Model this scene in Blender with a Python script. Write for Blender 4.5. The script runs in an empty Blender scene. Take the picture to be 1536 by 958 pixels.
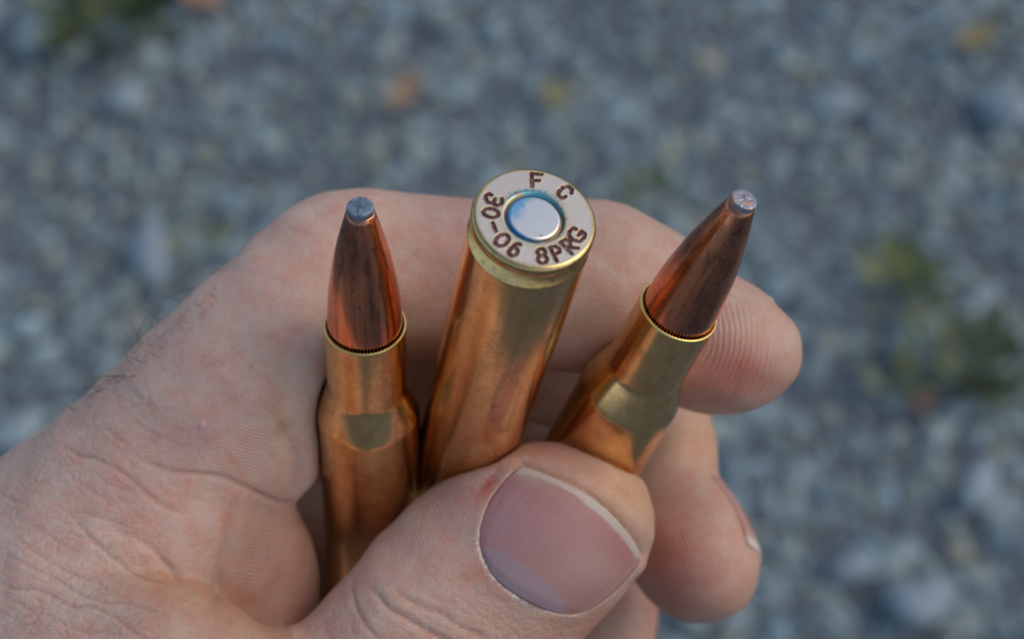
import bpy, math, random, time
import numpy as np
from mathutils import Matrix, Vector

# ------------------------------------------------------------------ camera, world, sun
scene = bpy.context.scene
COL = scene.collection
rng = np.random.default_rng(7)
random.seed(7)
R = math.radians
PITCH = R(52.0)                      # camera looks this far below the horizon
CAM = np.array([0.0, 0.0, 1.07])
FPX = 2714.0                         # focal length in pixels of the 1536 px wide photograph
W, H = 1536.0, 958.0
RIGHT = np.array([1.0, 0, 0])
FWD = np.array([0, math.cos(PITCH), -math.sin(PITCH)])
UPV = np.array([0, math.sin(PITCH), math.cos(PITCH)])
DOWN = -UPV
M3 = np.stack([RIGHT, DOWN, FWD], 0)     # rows: world directions of the hand frame's x, y, z (mm)


def to_world(p):
    return CAM + (np.asarray(p, float) @ M3) * 0.001


def dir_world(d):
    return np.asarray(d, float) @ M3


def at(px, py, z):                       # pixel of the photograph + distance (mm) -> hand frame (mm)
    return np.array([(px - W / 2) * z / FPX, (py - H / 2) * z / FPX, z])


cam_d = bpy.data.cameras.new("camera")
cam = bpy.data.objects.new("camera", cam_d)
COL.objects.link(cam)
cam.matrix_world = Matrix(((1, 0, 0, CAM[0]),
                           (0, UPV[1], -FWD[1], CAM[1]),
                           (0, UPV[2], -FWD[2], CAM[2]),
                           (0, 0, 0, 1)))
cam_d.sensor_width = 36.0
cam_d.lens = FPX * 36.0 / W
cam_d.clip_start = 0.01
cam_d.clip_end = 3000.0
cam_d.dof.use_dof = True
cam_d.dof.focus_distance = 0.181
cam_d.dof.aperture_fstop = 19.5
cam_d.dof.aperture_blades = 7
scene.camera = cam

SUN_EL, SUN_AZ = R(48.0), R(88.0)       # azimuth measured from +Y towards +X
world = bpy.data.worlds.new("World")
scene.world = world
world.use_nodes = True
nt = world.node_tree
bg = nt.nodes["Background"]
sky = nt.nodes.new("ShaderNodeTexSky")
sky.sky_type = 'NISHITA'
sky.sun_disc = False
sky.sun_elevation = SUN_EL
sky.sun_rotation = SUN_AZ
sky.air_density = 1.0
sky.dust_density = 2.0
sky.ozone_density = 2.0
nt.links.new(sky.outputs[0], bg.inputs[0])
bg.inputs[1].default_value = 0.15

sun_d = bpy.data.lights.new("sun", 'SUN')
sun = bpy.data.objects.new("sun", sun_d)
COL.objects.link(sun)
sun_d.energy = 0.5
sun_d.angle = R(35.0)
sun_d.color = (1.0, 0.84, 0.64)
sdir = Vector((math.sin(SUN_AZ) * math.cos(SUN_EL), math.cos(SUN_AZ) * math.cos(SUN_EL), math.sin(SUN_EL)))
sun.rotation_euler = sdir.to_track_quat('Z', 'Y').to_euler()

scene.view_settings.view_transform = 'Standard'
scene.view_settings.look = 'None'
scene.view_settings.gamma = 1.0
scene.view_settings.exposure = 0.20
scene.render.engine = 'CYCLES'


# ------------------------------------------------------------------ helpers
def tag(o, label=None, cat=None, group=None, kind=None):
    if label: o["label"] = label
    if cat: o["category"] = cat
    if group: o["group"] = group
    if kind: o["kind"] = kind
    return o


def mesh_obj(name, verts, faces, mat, parent=None, smooth=True, attrs=None, mw=None):
    me = bpy.data.meshes.new(name)
    verts = np.asarray(verts, np.float32)
    if isinstance(faces, np.ndarray):
        n, k = faces.shape
        me.vertices.add(len(verts)); me.vertices.foreach_set("co", verts.ravel())
        me.loops.add(n * k); me.loops.foreach_set("vertex_index", faces.astype(np.int32).ravel())
        me.polygons.add(n)
        me.polygons.foreach_set("loop_start", np.arange(0, n * k, k, dtype=np.int32))
        me.polygons.foreach_set("loop_total", np.full(n, k, np.int32))
        me.update(calc_edges=True); me.validate()
    else:
        me.from_pydata([tuple(v) for v in verts], [], faces); me.update()
    me.polygons.foreach_set("use_smooth", np.full(len(me.polygons), smooth))
    for an, (typ, data) in (attrs or {}).items():
        a = me.attributes.new(an, typ, 'POINT')
        a.data.foreach_set("color" if typ == 'FLOAT_COLOR' else ("vector" if typ == 'FLOAT_VECTOR' else "value"),
                           np.asarray(data, np.float32).ravel())
    if mat: me.materials.append(mat)
    o = bpy.data.objects.new(name, me)
    COL.objects.link(o)
    if parent: o.parent = parent
    if mw is not None: o.matrix_world = mw
    return o


class Mat:
    """small node-tree builder"""
    def __init__(s, name):
        s.m = bpy.data.materials.new(name); s.m.use_nodes = True
        s.t = s.m.node_tree; s.b = s.t.nodes["Principled BSDF"]
    def n(s, typ, **kw):
        nd = s.t.nodes.new("ShaderNode" + typ)
        for k, v in kw.items():
            if k.startswith("i_"):
                key = k[2:]
                nd.inputs[int(key) if key.isdigit() else key.replace("_", " ")].default_value = v
            else: setattr(nd, k, v)
        return nd
    def l(s, a, b): s.t.links.new(a, b)
    def set(s, **kw):
        for k, v in kw.items(): s.b.inputs[k.replace("_", " ")].default_value = v
        return s
    def math(s, op, a, b=None, clamp=False):
        nd = s.n("Math", operation=op, use_clamp=clamp)
        for i, v in enumerate((a, b)):
            if v is None: continue
            if isinstance(v, (int, float)): nd.inputs[i].default_value = v
            else: s.l(v, nd.inputs[i])
        return nd.outputs[0]
    def mix(s, fac, a, b, mode='MIX'):
        nd = s.n("MixRGB", blend_type=mode)
        for i, v in enumerate((fac, a, b)):
            if isinstance(v, (int, float)): nd.inputs[i].default_value = v
            elif isinstance(v, tuple): nd.inputs[i].default_value = v if len(v) == 4 else v + (1,)
            else: s.l(v, nd.inputs[i])
        return nd.outputs[0]
    def attr(s, name, out="Fac"): return s.n("Attribute", attribute_name=name).outputs[out]
    def coord(s, scale):
        tc = s.n("TexCoord"); mp = s.n("Mapping"); mp.inputs["Scale"].default_value = scale if isinstance(scale, tuple) else (scale,) * 3
        s.l(tc.outputs["Object"], mp.inputs[0]); return mp.outputs[0]
    def noise(s, vec, scale=1.0, detail=4, rough=.55, dist=0.0):
        nd = s.n("TexNoise", i_Scale=scale, i_Detail=detail, i_Roughness=rough, i_Distortion=dist); s.l(vec, nd.inputs["Vector"]); return nd.outputs["Fac"]
    def ramp(s, fac, stops):
        nd = s.n("ValToRGB"); cr = nd.color_ramp
        while len(cr.elements) < len(stops): cr.elements.new(0.5)
        for e, (p, c) in zip(cr.elements, stops):
            e.position = p; e.color = (c,) * 3 + (1,) if isinstance(c, (int, float)) else tuple(c) + (1,)
        s.l(fac, nd.inputs[0]); return nd.outputs[0]
    def bump(s, h, strength, dist, prev=None):
        nd = s.n("Bump", i_Strength=strength, i_Distance=dist); s.l(h, nd.inputs["Height"])
        if prev is not None: s.l(prev, nd.inputs["Normal"])
        return nd.outputs[0]


# ------------------------------------------------------------------ materials (object space of the small things is in metres)
def brass_mat(name, col, dark, rough=.2, spots=.5):
    m = Mat(name); m.set(Metallic=1.0)
    nz = m.noise(m.coord((1500, 1500, 110)), 1.0, 5, .65)          # drawing marks along the case
    nb = m.noise(m.coord((260, 260, 120)), .8, 5, .6, .3)
    c = m.mix(m.ramp(nb, [(.42, 0.0), (.78, .8)]), col, dark)
    c = m.mix(m.ramp(nz, [(.46, 0.0), (.70, .40)]), c, dark)
    st = m.noise(m.coord((2200, 2200, 90)), 1.0, 4, .6)
    c = m.mix(m.ramp(st, [(.60, 0.0), (.76, .30)]), c, tuple(x * .55 for x in dark))
    sp = m.noise(m.coord(3200), 1.0, 3, .6)
    c = m.mix(m.math('MULTIPLY', m.ramp(sp, [(.58, 0.0), (.72, 1.0)]), spots), c, tuple(x * .3 for x in dark))
    blo = m.noise(m.coord(480), 1.0, 6, .7, .4)
    c = m.mix(m.ramp(blo, [(.47, 0.0), (.68, .55)]), c, (dark[0] * .8, dark[1] * .72, dark[2] * .7))
    m.l(c, m.b.inputs["Base Color"])
    r = m.math('ADD', m.math('MULTIPLY', nb, .10), m.math('ADD', m.math('ADD', m.math('MULTIPLY', sp, .12), m.math('MULTIPLY', blo, .16)), rough - .18))
    m.l(r, m.b.inputs["Roughness"])
    m.l(m.bump(nz, .14, .00002), m.b.inputs["Normal"])
    return m.m


MAT_BRASS = brass_mat("brass_case", (.96, .62, .29), (.68, .40, .18), .185, .7)
MAT_NECK = MAT_BRASS
m = Mat("turned_brass_rim"); m.set(Metallic=1.0)
tw = m.noise(m.coord((140, 140, 9000)), 1.0, 3, .6); sp = m.noise(m.coord(1500), 1.0, 4, .65)
c = m.mix(m.ramp(tw, [(.35, 0.0), (.7, .7)]), (.78, .53, .22), (.50, .31, .12))
m.l(m.mix(m.ramp(sp, [(.52, 0.0), (.70, .8)]), c, (.30, .17, .07)), m.b.inputs["Base Color"])
m.l(m.math('ADD', m.math('MULTIPLY', sp, .2), .06), m.b.inputs["Roughness"])
m.l(m.bump(tw, .5, .00003), m.b.inputs["Normal"])
MAT_GROOVE = m.m
m = Mat("bare_brass_head"); m.set(Metallic=1.0)
g1 = m.noise(m.coord(900), 1.0, 5, .65); g2 = m.noise(m.coord(4200), 1.0, 3, .6)
hb = m.attr("tint", "Color")
c = m.mix(m.ramp(g1, [(.40, 0.0), (.75, .5)]), hb, m.mix(1.0, hb, (.84, .78, .70), 'MULTIPLY'))
c = m.mix(m.ramp(g2, [(.66, 0.0), (.78, .5)]), c, (.40, .27, .17))
m.l(c, m.b.inputs["Base Color"])
m.l(m.math('ADD', m.math('MULTIPLY', g1, .22), .22), m.b.inputs["Roughness"])
m.l(m.bump(g2, .35, .00003, m.bump(g1, .4, .00005)), m.b.inputs["Normal"])
MAT_HEAD = m.m
MAT_LIP = brass_mat("cut_brass_lip", (.99, .76, .27), (.88, .60, .18), .3, .1)

m = Mat("copper_jacket"); m.set(Metallic=1.0)
nz = m.noise(m.coord((1100, 1100, 70)), 1.0, 5, .65, .3)
big = m.noise(m.coord((300, 300, 90)), 1.0, 4, .6, .5)
c = m.mix(m.ramp(nz, [(.42, 0.0), (.70, .55)]), (.98, .35, .18), (.72, .22, .11))
tar_refl = m.math('MULTIPLY', m.attr("tarnish_reflection"), m.ramp(big, [(.30, .55), (.6, 1.0)]))
c = m.mix(tar_refl, c, (.26, .13, .095))  # tarnish and a painted reflection darken the copper together
f = m.noise(m.coord(2100), 1.0, 4, .6)
c = m.mix(m.math('MULTIPLY', m.ramp(f, [(.58, 0.0), (.70, 1.0)]), .6), c, (.10, .06, .05))
stk = m.noise(m.coord((1700, 1700, 45)), 1.0, 4, .6)
c = m.mix(m.ramp(stk, [(.50, 0.0), (.66, .65)]), c, (.24, .11, .075))
mo = m.noise(m.coord((620, 620, 330)), 1.0, 5, .7, .6)
c = m.mix(m.math('MULTIPLY', m.ramp(mo, [(.50, 0.0), (.62, 1.0)]), m.math('ADD', m.math('MULTIPLY', m.attr("tarnish_reflection"), .55), .03)), c, (.055, .04, .04))
m.l(c, m.b.inputs["Base Color"])
m.l(m.math('ADD', m.math('ADD', m.math('MULTIPLY', tar_refl, .12), m.math('MULTIPLY', nz, .14)), .12), m.b.inputs["Roughness"])
m.l(m.bump(nz, .22, .00002), m.b.inputs["Normal"])
MAT_COPPER = m.m

m = Mat("lead_tip"); m.set(Metallic=.75, Roughness=.5)
nz = m.noise(m.coord(1700), 1.0, 5, .65)
m.l(m.ramp(nz, [(.35, (.12, .15, .17)), (.6, (.30, .36, .40))]), m.b.inputs["Base Color"])
m.l(m.bump(nz, .7, .00012), m.b.inputs["Normal"])
MAT_LEAD = m.m

m = Mat("lead_tip_worn"); m.set(Metallic=.8, Roughness=.42)
nz = m.noise(m.coord(900), 1.0, 5, .65)
m.l(m.ramp(nz, [(.40, (.26, .27, .29)), (.54, (.36, .33, .33)), (.64, (.62, .32, .22))]), m.b.inputs["Base Color"])
m.l(m.bump(nz, .7, .00012), m.b.inputs["Normal"])
MAT_LEAD_WORN = m.m

m = Mat("nickel_primer"); m.set(Metallic=1.0, Roughness=.3)
m.l(m.attr("tint", "Color"), m.b.inputs["Base Color"])
m.l(m.bump(m.noise(m.coord(1500), 1.0, 4), .2, .00004), m.b.inputs["Normal"])
MAT_PRIMER = m.m
m = Mat("primer_sealant"); m.set(Metallic=0.0, Roughness=.4)
m.l(m.attr("tint", "Color"), m.b.inputs["Base Color"])
MAT_SEAL = m.m
m = Mat("stamped_groove"); m.set(Metallic=.55, Roughness=.42)
nz = m.noise(m.coord(5200), 1.0, 3, .7)
m.l(m.ramp(nz, [(.44, (.075, .022, .026)), (.60, (.17, .06, .05)), (.70, (.72, .58, .48))]), m.b.inputs["Base Color"])
m.l(m.bump(nz, .8, .0001), m.b.inputs["Normal"])
MAT_STAMP = m.m


# ------------------------------------------------------------------ cartridges
MM = 0.001
L_MOUTH, L_DIR = np.array([-15.28, .44, 187.97]), np.array([-.033, .671, .741])
C_HEAD, C_DIR = np.array([2.11, -9.53, 169.74]), np.array([-.166, .5443, .8184])
R_MOUTH, R_DIR = np.array([17.46, -1.1, 188.75]), np.array([-.309, .626, .716])
for d in (L_DIR, C_DIR, R_DIR): d /= np.linalg.norm(d)
CASE_L, BUL_L = 63.35, 17.0
CASE_PROFILE = [(3.16, 5.94), (3.6, 5.96), (20, 5.84), (35, 5.72), (49.0, 5.612), (49.3, 5.595), (49.6, 5.53), (49.9, 5.455), (50.5, 5.29), (51.5, 5.005), (52.5, 4.70),
                (53.2, 4.475), (53.5, 4.39), (53.75, 4.345), (54.1, 4.32), (63.1, 4.30)]
RIM_PROFILE = [(0.0, 5.58), (0.05, 5.72), (.2, 5.88), (.42, 5.97), (.62, 5.99), (1.1, 5.98), (1.22, 5.9), (1.26, 5.78), (1.36, 5.2),
               (2.0, 5.18), (2.12, 5.22), (3.0, 5.83), (3.12, 5.91), (3.16, 5.93)]
LIP_PROFILE = [(63.1, 4.305), (63.29, 4.30), (63.35, 4.25), (63.37, 4.15), (63.35, 4.0), (63.25, 3.95), (63.0, 3.94)]


def lathe(profile, seg=160, close_start=False, close_end=False, rfun=None):
    p = np.array(profile, float); n = len(p)
    th = np.arange(seg) / seg * 2 * np.pi
    rr = np.repeat(p[:, 1][:, None], seg, 1)
    if rfun is not None: rr = rr + rfun(p[:, 0][:, None], th[None, :], rr)
    V = np.stack([rr * np.cos(th), rr * np.sin(th), np.repeat(p[:, 0][:, None], seg, 1)], -1).reshape(-1, 3)
    i = np.arange(n - 1)[:, None] * seg; j = np.arange(seg)[None, :]; j2 = (j + 1) % seg
    F = np.stack([i + j, i + j2, i + seg + j2, i + seg + j], -1).reshape(-1, 4)
    F = [tuple(f) for f in F]
    if close_start: F.append(tuple(range(seg - 1, -1, -1)))
    if close_end: F.append(tuple((n - 1) * seg + k for k in range(seg)))
    return V * MM, F


def frame_matrix(origin, zdir, spin=0.0):
    z = Vector(dir_world(zdir)).normalized()
    x = Vector((1, 0, 0)); x = (x - z * x.dot(z)).normalized(); y = z.cross(x)
    o = to_world(origin)
    m = Matrix(((x[0], y[0], z[0], o[0]), (x[1], y[1], z[1], o[1]), (x[2], y[2], z[2], o[2]), (0, 0, 0, 1)))
    return m @ Matrix.Rotation(spin, 4, 'Z')


def bullet_profile():
    t = np.linspace(0, 1, 30) ** 1.0
    z0 = CASE_L + .42
    z1 = CASE_L + BUL_L - .75
    prof = [(58, 3.9), (62.6, 3.9)] + [(z, 3.9) for z in np.linspace(62.75, z0 - .02, 14)]
    rt = 1.42
    prof += [(z0 + (z1 - z0) * k, rt + (3.9 - rt) * (1 - k ** 1.75)) for k in t]
    prof += [(z1 + .04, rt - .09)]
    return prof


def knurl(z, th, rr):
    inb = (z > 62.7) * np.clip((CASE_L + .38 - z) / .12, 0, 1)
    tooth = np.clip(.5 + 3.0 * np.sin(th * 68), 0, 1)
    return -(.21 * tooth) * inb * (rr > 3.6)


TARN_REFL = {  # tarnish plus dark reflections painted on the jacket by angle to the camera
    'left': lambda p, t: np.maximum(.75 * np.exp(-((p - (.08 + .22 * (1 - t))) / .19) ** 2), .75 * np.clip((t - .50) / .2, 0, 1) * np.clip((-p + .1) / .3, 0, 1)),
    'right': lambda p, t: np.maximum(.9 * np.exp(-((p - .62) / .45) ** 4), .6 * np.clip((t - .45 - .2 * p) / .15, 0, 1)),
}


def build_cartridge(label, origin, zdir, spin, bullet_look='left'):
    root = bpy.data.objects.new("rifle_cartridge", None); COL.objects.link(root)
    root.empty_display_size = .01
    root.matrix_world = frame_matrix(origin, zdir, spin)
    tag(root, label, "cartridge", "cartridges held in the hand")
    V, F = lathe(CASE_PROFILE); mesh_obj("case", V, F, MAT_BRASS, root)
    V, F = lathe(RIM_PROFILE); mesh_obj("rim", V, F, MAT_GROOVE, root)
    V, F = lathe(LIP_PROFILE, 544, rfun=lambda z, th, rr: (rr < 4.08) * (rr > 3.9) * .13 * np.clip(.5 + 3.0 * np.sin(th * 68), 0, 1)); mesh_obj("case_mouth", V, F, MAT_LIP, root)
    V, F = lathe(bullet_profile(), 544, rfun=knurl)
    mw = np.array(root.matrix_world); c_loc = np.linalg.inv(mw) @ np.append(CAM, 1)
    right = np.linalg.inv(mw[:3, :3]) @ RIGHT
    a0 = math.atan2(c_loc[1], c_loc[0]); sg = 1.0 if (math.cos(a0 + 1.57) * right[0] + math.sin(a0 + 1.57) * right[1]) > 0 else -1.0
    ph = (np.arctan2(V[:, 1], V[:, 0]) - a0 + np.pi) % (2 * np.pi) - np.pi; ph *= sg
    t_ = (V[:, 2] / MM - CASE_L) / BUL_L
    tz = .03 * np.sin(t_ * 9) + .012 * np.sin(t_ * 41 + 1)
    b = mesh_obj("bullet", V, F, MAT_COPPER, root, attrs={"tarnish_reflection": ('FLOAT', np.clip(TARN_REFL[bullet_look](ph + tz, t_), 0, 1))})
    zt = CASE_L + BUL_L
    fl = 1.1 if bullet_look == 'left' else .78
    prof = [(zt - fl, 1.375), (zt - .35, 1.36), (zt - .09, 1.34), (zt - .02, 1.31), (zt, 1.25), (zt + .015, .9), (zt + .005, .5), (zt, .02)]
    V, F = lathe(prof, 64, close_end=True)
    V = np.array(V); nzz = rng.normal(size=len(V)) * .02 * MM; V[:, 2] += nzz * (V[:, 2] > (zt - .3) * MM)
    mesh_obj("lead_tip", V, F, MAT_LEAD if bullet_look == 'left' else MAT_LEAD_WORN, b)
    return root


spinL, spinR = .6, 1.9
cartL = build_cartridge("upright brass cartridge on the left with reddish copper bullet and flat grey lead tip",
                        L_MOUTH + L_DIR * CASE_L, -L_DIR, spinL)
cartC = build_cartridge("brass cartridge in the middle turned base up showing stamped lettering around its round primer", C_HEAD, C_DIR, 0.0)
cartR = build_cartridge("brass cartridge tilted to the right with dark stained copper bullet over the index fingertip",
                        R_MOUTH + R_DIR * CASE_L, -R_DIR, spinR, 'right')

# head face of the middle cartridge: letters traced in the photograph, laid back onto the face plane
MC = np.array(frame_matrix(C_HEAD, C_DIR, 0.0)); MCi = np.linalg.inv(MC)


def face_xy(px, py):
    d = at(px, py, 1.0) @ M3
    n = MC[:3, 2]; o = MC[:3, 3]
    t = ((o - CAM) @ n) / (d @ n)
    q = MCi @ np.append(CAM + d * t, 1.0)
    return q[:2] * 1000


def zA(x, y): return (700 + x / 9.58, 245 + y / 9.58)
def zB(x, y): return (780 + x / 9.583, 245 + y / 9.583)
def zC(x, y): return (720 + x / 7.983, 320 + y / 7.983)
def ell(cx, cy, a, b, ang, n=18):
    t = np.linspace(0, 2 * np.pi, n); c, s = math.cos(R(ang)), math.sin(R(ang))
    return [(cx + a * math.cos(u) * c - b * math.sin(u) * s, cy + a * math.cos(u) * s + b * math.sin(u) * c) for u in t]


STROKES = [
    (zA, [(352, 455), (315, 432), (280, 455), (270, 500), (300, 560), (365, 568), (398, 535), (400, 508)]),
    (zA, [(365, 568), (420, 605), (480, 595), (510, 550), (500, 505)]),
    (zA, ell(345, 712, 112, 62, 10)),
    (zC, [(150, 112), (188, 212)]),
    (zC, ell(262, 320, 88, 62, -30)),
    (zC, [(482, 375), (462, 358), (425, 366), (380, 405), (345, 455)]),
    (zC, ell(395, 455, 56, 50, -20)),
    (zC, ell(730, 462, 48, 42, 10)), (zC, ell(743, 548, 58, 46, 10)),
    (zC, [(835, 405), (918, 570)]), (zC, [(835, 405), (895, 393), (945, 420), (950, 462), (880, 492)]),
    (zC, [(960, 345), (1097, 482)]), (zC, [(960, 345), (1020, 308), (1068, 335), (1078, 385), (1030, 415)]), (zC, [(1040, 402), (1170, 415)]),
    (zC, [(1150, 190), (1110, 172), (1068, 215), (1063, 265), (1110, 318), (1190, 335), (1245, 290), (1252, 240), (1212, 212), (1178, 262)]),
    (zB, [(162, 145), (176, 332)]), (zB, [(162, 145), (305, 160)]), (zB, [(170, 245), (272, 245)]),
    (zB, [(735, 428), (742, 370), (690, 328), (620, 343), (550, 410), (553, 468), (610, 500), (650, 475)]),
]
segs = []
for fn, pts in STROKES:
    q = [face_xy(*fn(*p)) for p in pts]
    segs += list(zip(q[:-1], q[1:]))
r_in, r_out = 2.93, 5.58
rs = np.linspace(r_in, r_out, 84); ths = np.arange(1000) / 1000 * 2 * np.pi
RR, TT = np.meshgrid(rs, ths, indexing='ij')
P2 = np.stack([RR * np.cos(TT), RR * np.sin(TT)], -1)
dm = np.full(RR.shape, 9.0)
for a, b in segs:
    ab = b - a; t = np.clip(((P2 - a) @ ab) / max(ab @ ab, 1e-9), 0, 1)
    dm = np.minimum(dm, np.linalg.norm(P2 - a - t[..., None] * ab, axis=-1))
SW = .205
wob = (np.sin(P2[..., 0] * 21 + 1.3 * np.sin(P2[..., 1] * 17)) + np.sin(P2[..., 1] * 26 + P2[..., 0] * 9)) * .016
dm2 = dm + wob
k = np.clip((SW + .03 - dm2) / .09, 0, 1)
zz = .13 * k * k * (3 - 2 * k)
zz -= .008 * np.exp(-((dm2 - SW - .07) / .05) ** 2)           # metal pushed up round each letter
zz += .05 * np.clip((3.06 - RR) / .13, 0, 1) ** 2
V = np.stack([P2[..., 0], P2[..., 1], zz], -1).reshape(-1, 3) * MM
nr, ns = RR.shape
i = np.arange(nr - 1)[:, None] * ns; j = np.arange(ns)[None, :]; j2 = (j + 1) % ns
F = np.stack([i + j2, i + j, i + ns + j, i + ns + j2], -1).reshape(-1, 4)
inside = (dm2.reshape(-1)[F].mean(1) < SW + .012)


def submesh(V, F):
    u, inv = np.unique(F, return_inverse=True)
    return V[u], inv.reshape(F.shape)


up_px = face_xy(802, 300) - face_xy(802, 329); A_UP = math.atan2(up_px[1], up_px[0])
rt_px = face_xy(830, 329) - face_xy(802, 329); A_RT = math.atan2(rt_px[1], rt_px[0])
SGN = 1.0 if math.sin(A_UP - A_RT) > 0 else -1.0
HA = ((TT - A_RT) * SGN).reshape(-1); HR = RR.reshape(-1); HD = dm2.reshape(-1)
hx, hy = HR * np.cos(HA), HR * np.sin(HA)
grain = .5 + .25 * np.sin(hx * 9 + 2 * np.sin(hy * 7)) + .25 * np.sin(hy * 13 + 2 * np.sin(hx * 11 + 1))
HT = np.tile([.86, .71, .53], (len(HA), 1))
def hp(w, c_):
    global HT
    w = np.clip(w, 0, 1)[:, None]; HT = HT * (1 - w) + np.array(c_) * w
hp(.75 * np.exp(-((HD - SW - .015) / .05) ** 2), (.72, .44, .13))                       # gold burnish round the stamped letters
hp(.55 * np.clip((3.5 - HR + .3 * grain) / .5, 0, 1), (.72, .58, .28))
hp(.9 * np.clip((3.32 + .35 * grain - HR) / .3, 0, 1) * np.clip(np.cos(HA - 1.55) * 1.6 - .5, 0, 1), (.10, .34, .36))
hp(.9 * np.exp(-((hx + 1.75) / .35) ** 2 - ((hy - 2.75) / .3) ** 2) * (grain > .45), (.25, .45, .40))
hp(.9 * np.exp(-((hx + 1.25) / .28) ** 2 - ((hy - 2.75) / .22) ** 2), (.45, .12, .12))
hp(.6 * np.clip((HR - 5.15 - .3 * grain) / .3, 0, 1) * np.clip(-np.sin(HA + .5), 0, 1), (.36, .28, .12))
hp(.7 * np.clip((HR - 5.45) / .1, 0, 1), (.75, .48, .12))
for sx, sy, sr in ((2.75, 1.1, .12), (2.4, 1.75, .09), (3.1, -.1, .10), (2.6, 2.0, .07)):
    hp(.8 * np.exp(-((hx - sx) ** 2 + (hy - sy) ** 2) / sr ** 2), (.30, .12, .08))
HC = np.concatenate([HT, np.ones((len(HT), 1))], 1)
u_ = np.unique(F[~inside])
v, f = submesh(V, F[~inside]); mesh_obj("head_face", v, f, MAT_HEAD, cartC, attrs={"tint": ('FLOAT_COLOR', HC[u_])})
v, f = submesh(V, F[inside]); mesh_obj("stamped_lettering", v, f, MAT_STAMP, cartC)


def polar(prof, seg, fn):
    V, F = lathe(prof, seg, close_end=False)
    V = np.array(V); th = np.arctan2(V[:, 1], V[:, 0]); r = np.hypot(V[:, 0], V[:, 1]) * 1000
    return V, np.array(F)[:, ::-1], fn(r, th, V * 1000)


def n2(th, a, b):
    g_ = np.random.default_rng(int(a * 13 + b)); o_ = np.zeros_like(th)
    for k_ in range(1, 19): o_ += g_.normal() / k_ ** .55 * np.sin(k_ * th + g_.uniform(0, 6.28))
    return np.clip(.5 + .18 * o_, 0, 1)


def img_ang(th): return (th - A_RT) * SGN         # 0 = right in the photo, pi/2 = up


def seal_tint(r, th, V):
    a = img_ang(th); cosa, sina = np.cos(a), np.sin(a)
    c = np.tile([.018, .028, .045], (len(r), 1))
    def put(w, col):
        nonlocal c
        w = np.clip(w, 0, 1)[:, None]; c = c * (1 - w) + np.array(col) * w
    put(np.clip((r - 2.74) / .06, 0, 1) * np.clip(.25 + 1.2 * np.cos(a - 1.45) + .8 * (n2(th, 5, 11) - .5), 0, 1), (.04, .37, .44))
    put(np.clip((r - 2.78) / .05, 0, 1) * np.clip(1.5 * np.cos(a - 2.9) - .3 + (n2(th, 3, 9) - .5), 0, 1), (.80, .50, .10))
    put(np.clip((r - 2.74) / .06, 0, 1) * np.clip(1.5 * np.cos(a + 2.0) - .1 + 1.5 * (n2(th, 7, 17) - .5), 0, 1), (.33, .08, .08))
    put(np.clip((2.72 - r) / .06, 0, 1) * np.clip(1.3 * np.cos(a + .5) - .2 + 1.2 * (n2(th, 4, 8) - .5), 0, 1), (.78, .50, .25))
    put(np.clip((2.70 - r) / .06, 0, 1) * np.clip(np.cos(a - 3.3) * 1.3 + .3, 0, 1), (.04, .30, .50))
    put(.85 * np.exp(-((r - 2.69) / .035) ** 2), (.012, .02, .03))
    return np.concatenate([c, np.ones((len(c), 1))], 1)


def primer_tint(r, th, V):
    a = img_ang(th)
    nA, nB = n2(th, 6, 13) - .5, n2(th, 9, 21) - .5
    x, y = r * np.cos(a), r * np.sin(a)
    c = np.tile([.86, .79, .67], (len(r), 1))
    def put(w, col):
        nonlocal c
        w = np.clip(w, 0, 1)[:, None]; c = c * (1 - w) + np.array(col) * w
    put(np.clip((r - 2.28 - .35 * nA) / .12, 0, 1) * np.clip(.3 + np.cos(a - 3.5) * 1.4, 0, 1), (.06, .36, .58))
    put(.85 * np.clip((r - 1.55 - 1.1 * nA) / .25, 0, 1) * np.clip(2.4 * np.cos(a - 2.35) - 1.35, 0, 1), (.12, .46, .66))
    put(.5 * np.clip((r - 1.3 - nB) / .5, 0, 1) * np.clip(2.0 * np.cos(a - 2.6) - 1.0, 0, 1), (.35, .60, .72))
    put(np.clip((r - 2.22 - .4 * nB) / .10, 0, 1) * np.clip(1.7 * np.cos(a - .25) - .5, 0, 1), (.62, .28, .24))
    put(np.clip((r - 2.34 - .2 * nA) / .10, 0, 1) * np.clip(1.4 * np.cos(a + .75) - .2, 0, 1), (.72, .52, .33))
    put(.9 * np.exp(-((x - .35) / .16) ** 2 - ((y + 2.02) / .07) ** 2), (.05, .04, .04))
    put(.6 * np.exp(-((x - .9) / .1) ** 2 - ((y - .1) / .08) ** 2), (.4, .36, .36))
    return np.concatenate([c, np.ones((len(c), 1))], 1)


prof = [(.05, 2.945), (.12, 2.90), (.22, 2.83), (.34, 2.76), (.42, 2.68), (.40, 2.60), (.28, 2.54)]
V, F, T = polar(prof, 240, seal_tint)
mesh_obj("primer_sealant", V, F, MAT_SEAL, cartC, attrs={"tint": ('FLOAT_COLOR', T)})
prof = [(.30, 2.55), (.16, 2.52), (.06, 2.44), (.02, 2.3)] + [(.02 - .015 * math.cos(q * 1.57), q * 2.3) for q in np.linspace(.96, .01, 20)]
V, F, T = polar(prof, 200, primer_tint)
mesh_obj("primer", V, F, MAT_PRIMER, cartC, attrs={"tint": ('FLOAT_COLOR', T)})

# ------------------------------------------------------------------ the hand: one continuous surface from a distance field (hand frame, mm)
VOX = 0.58
BLO, BHI = np.array([-128.0, -27.0, 164.0]), np.array([46.0, 98.0, 286.0])


def S(px, py, z, r): return np.append(at(px, py, z), r)


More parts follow.
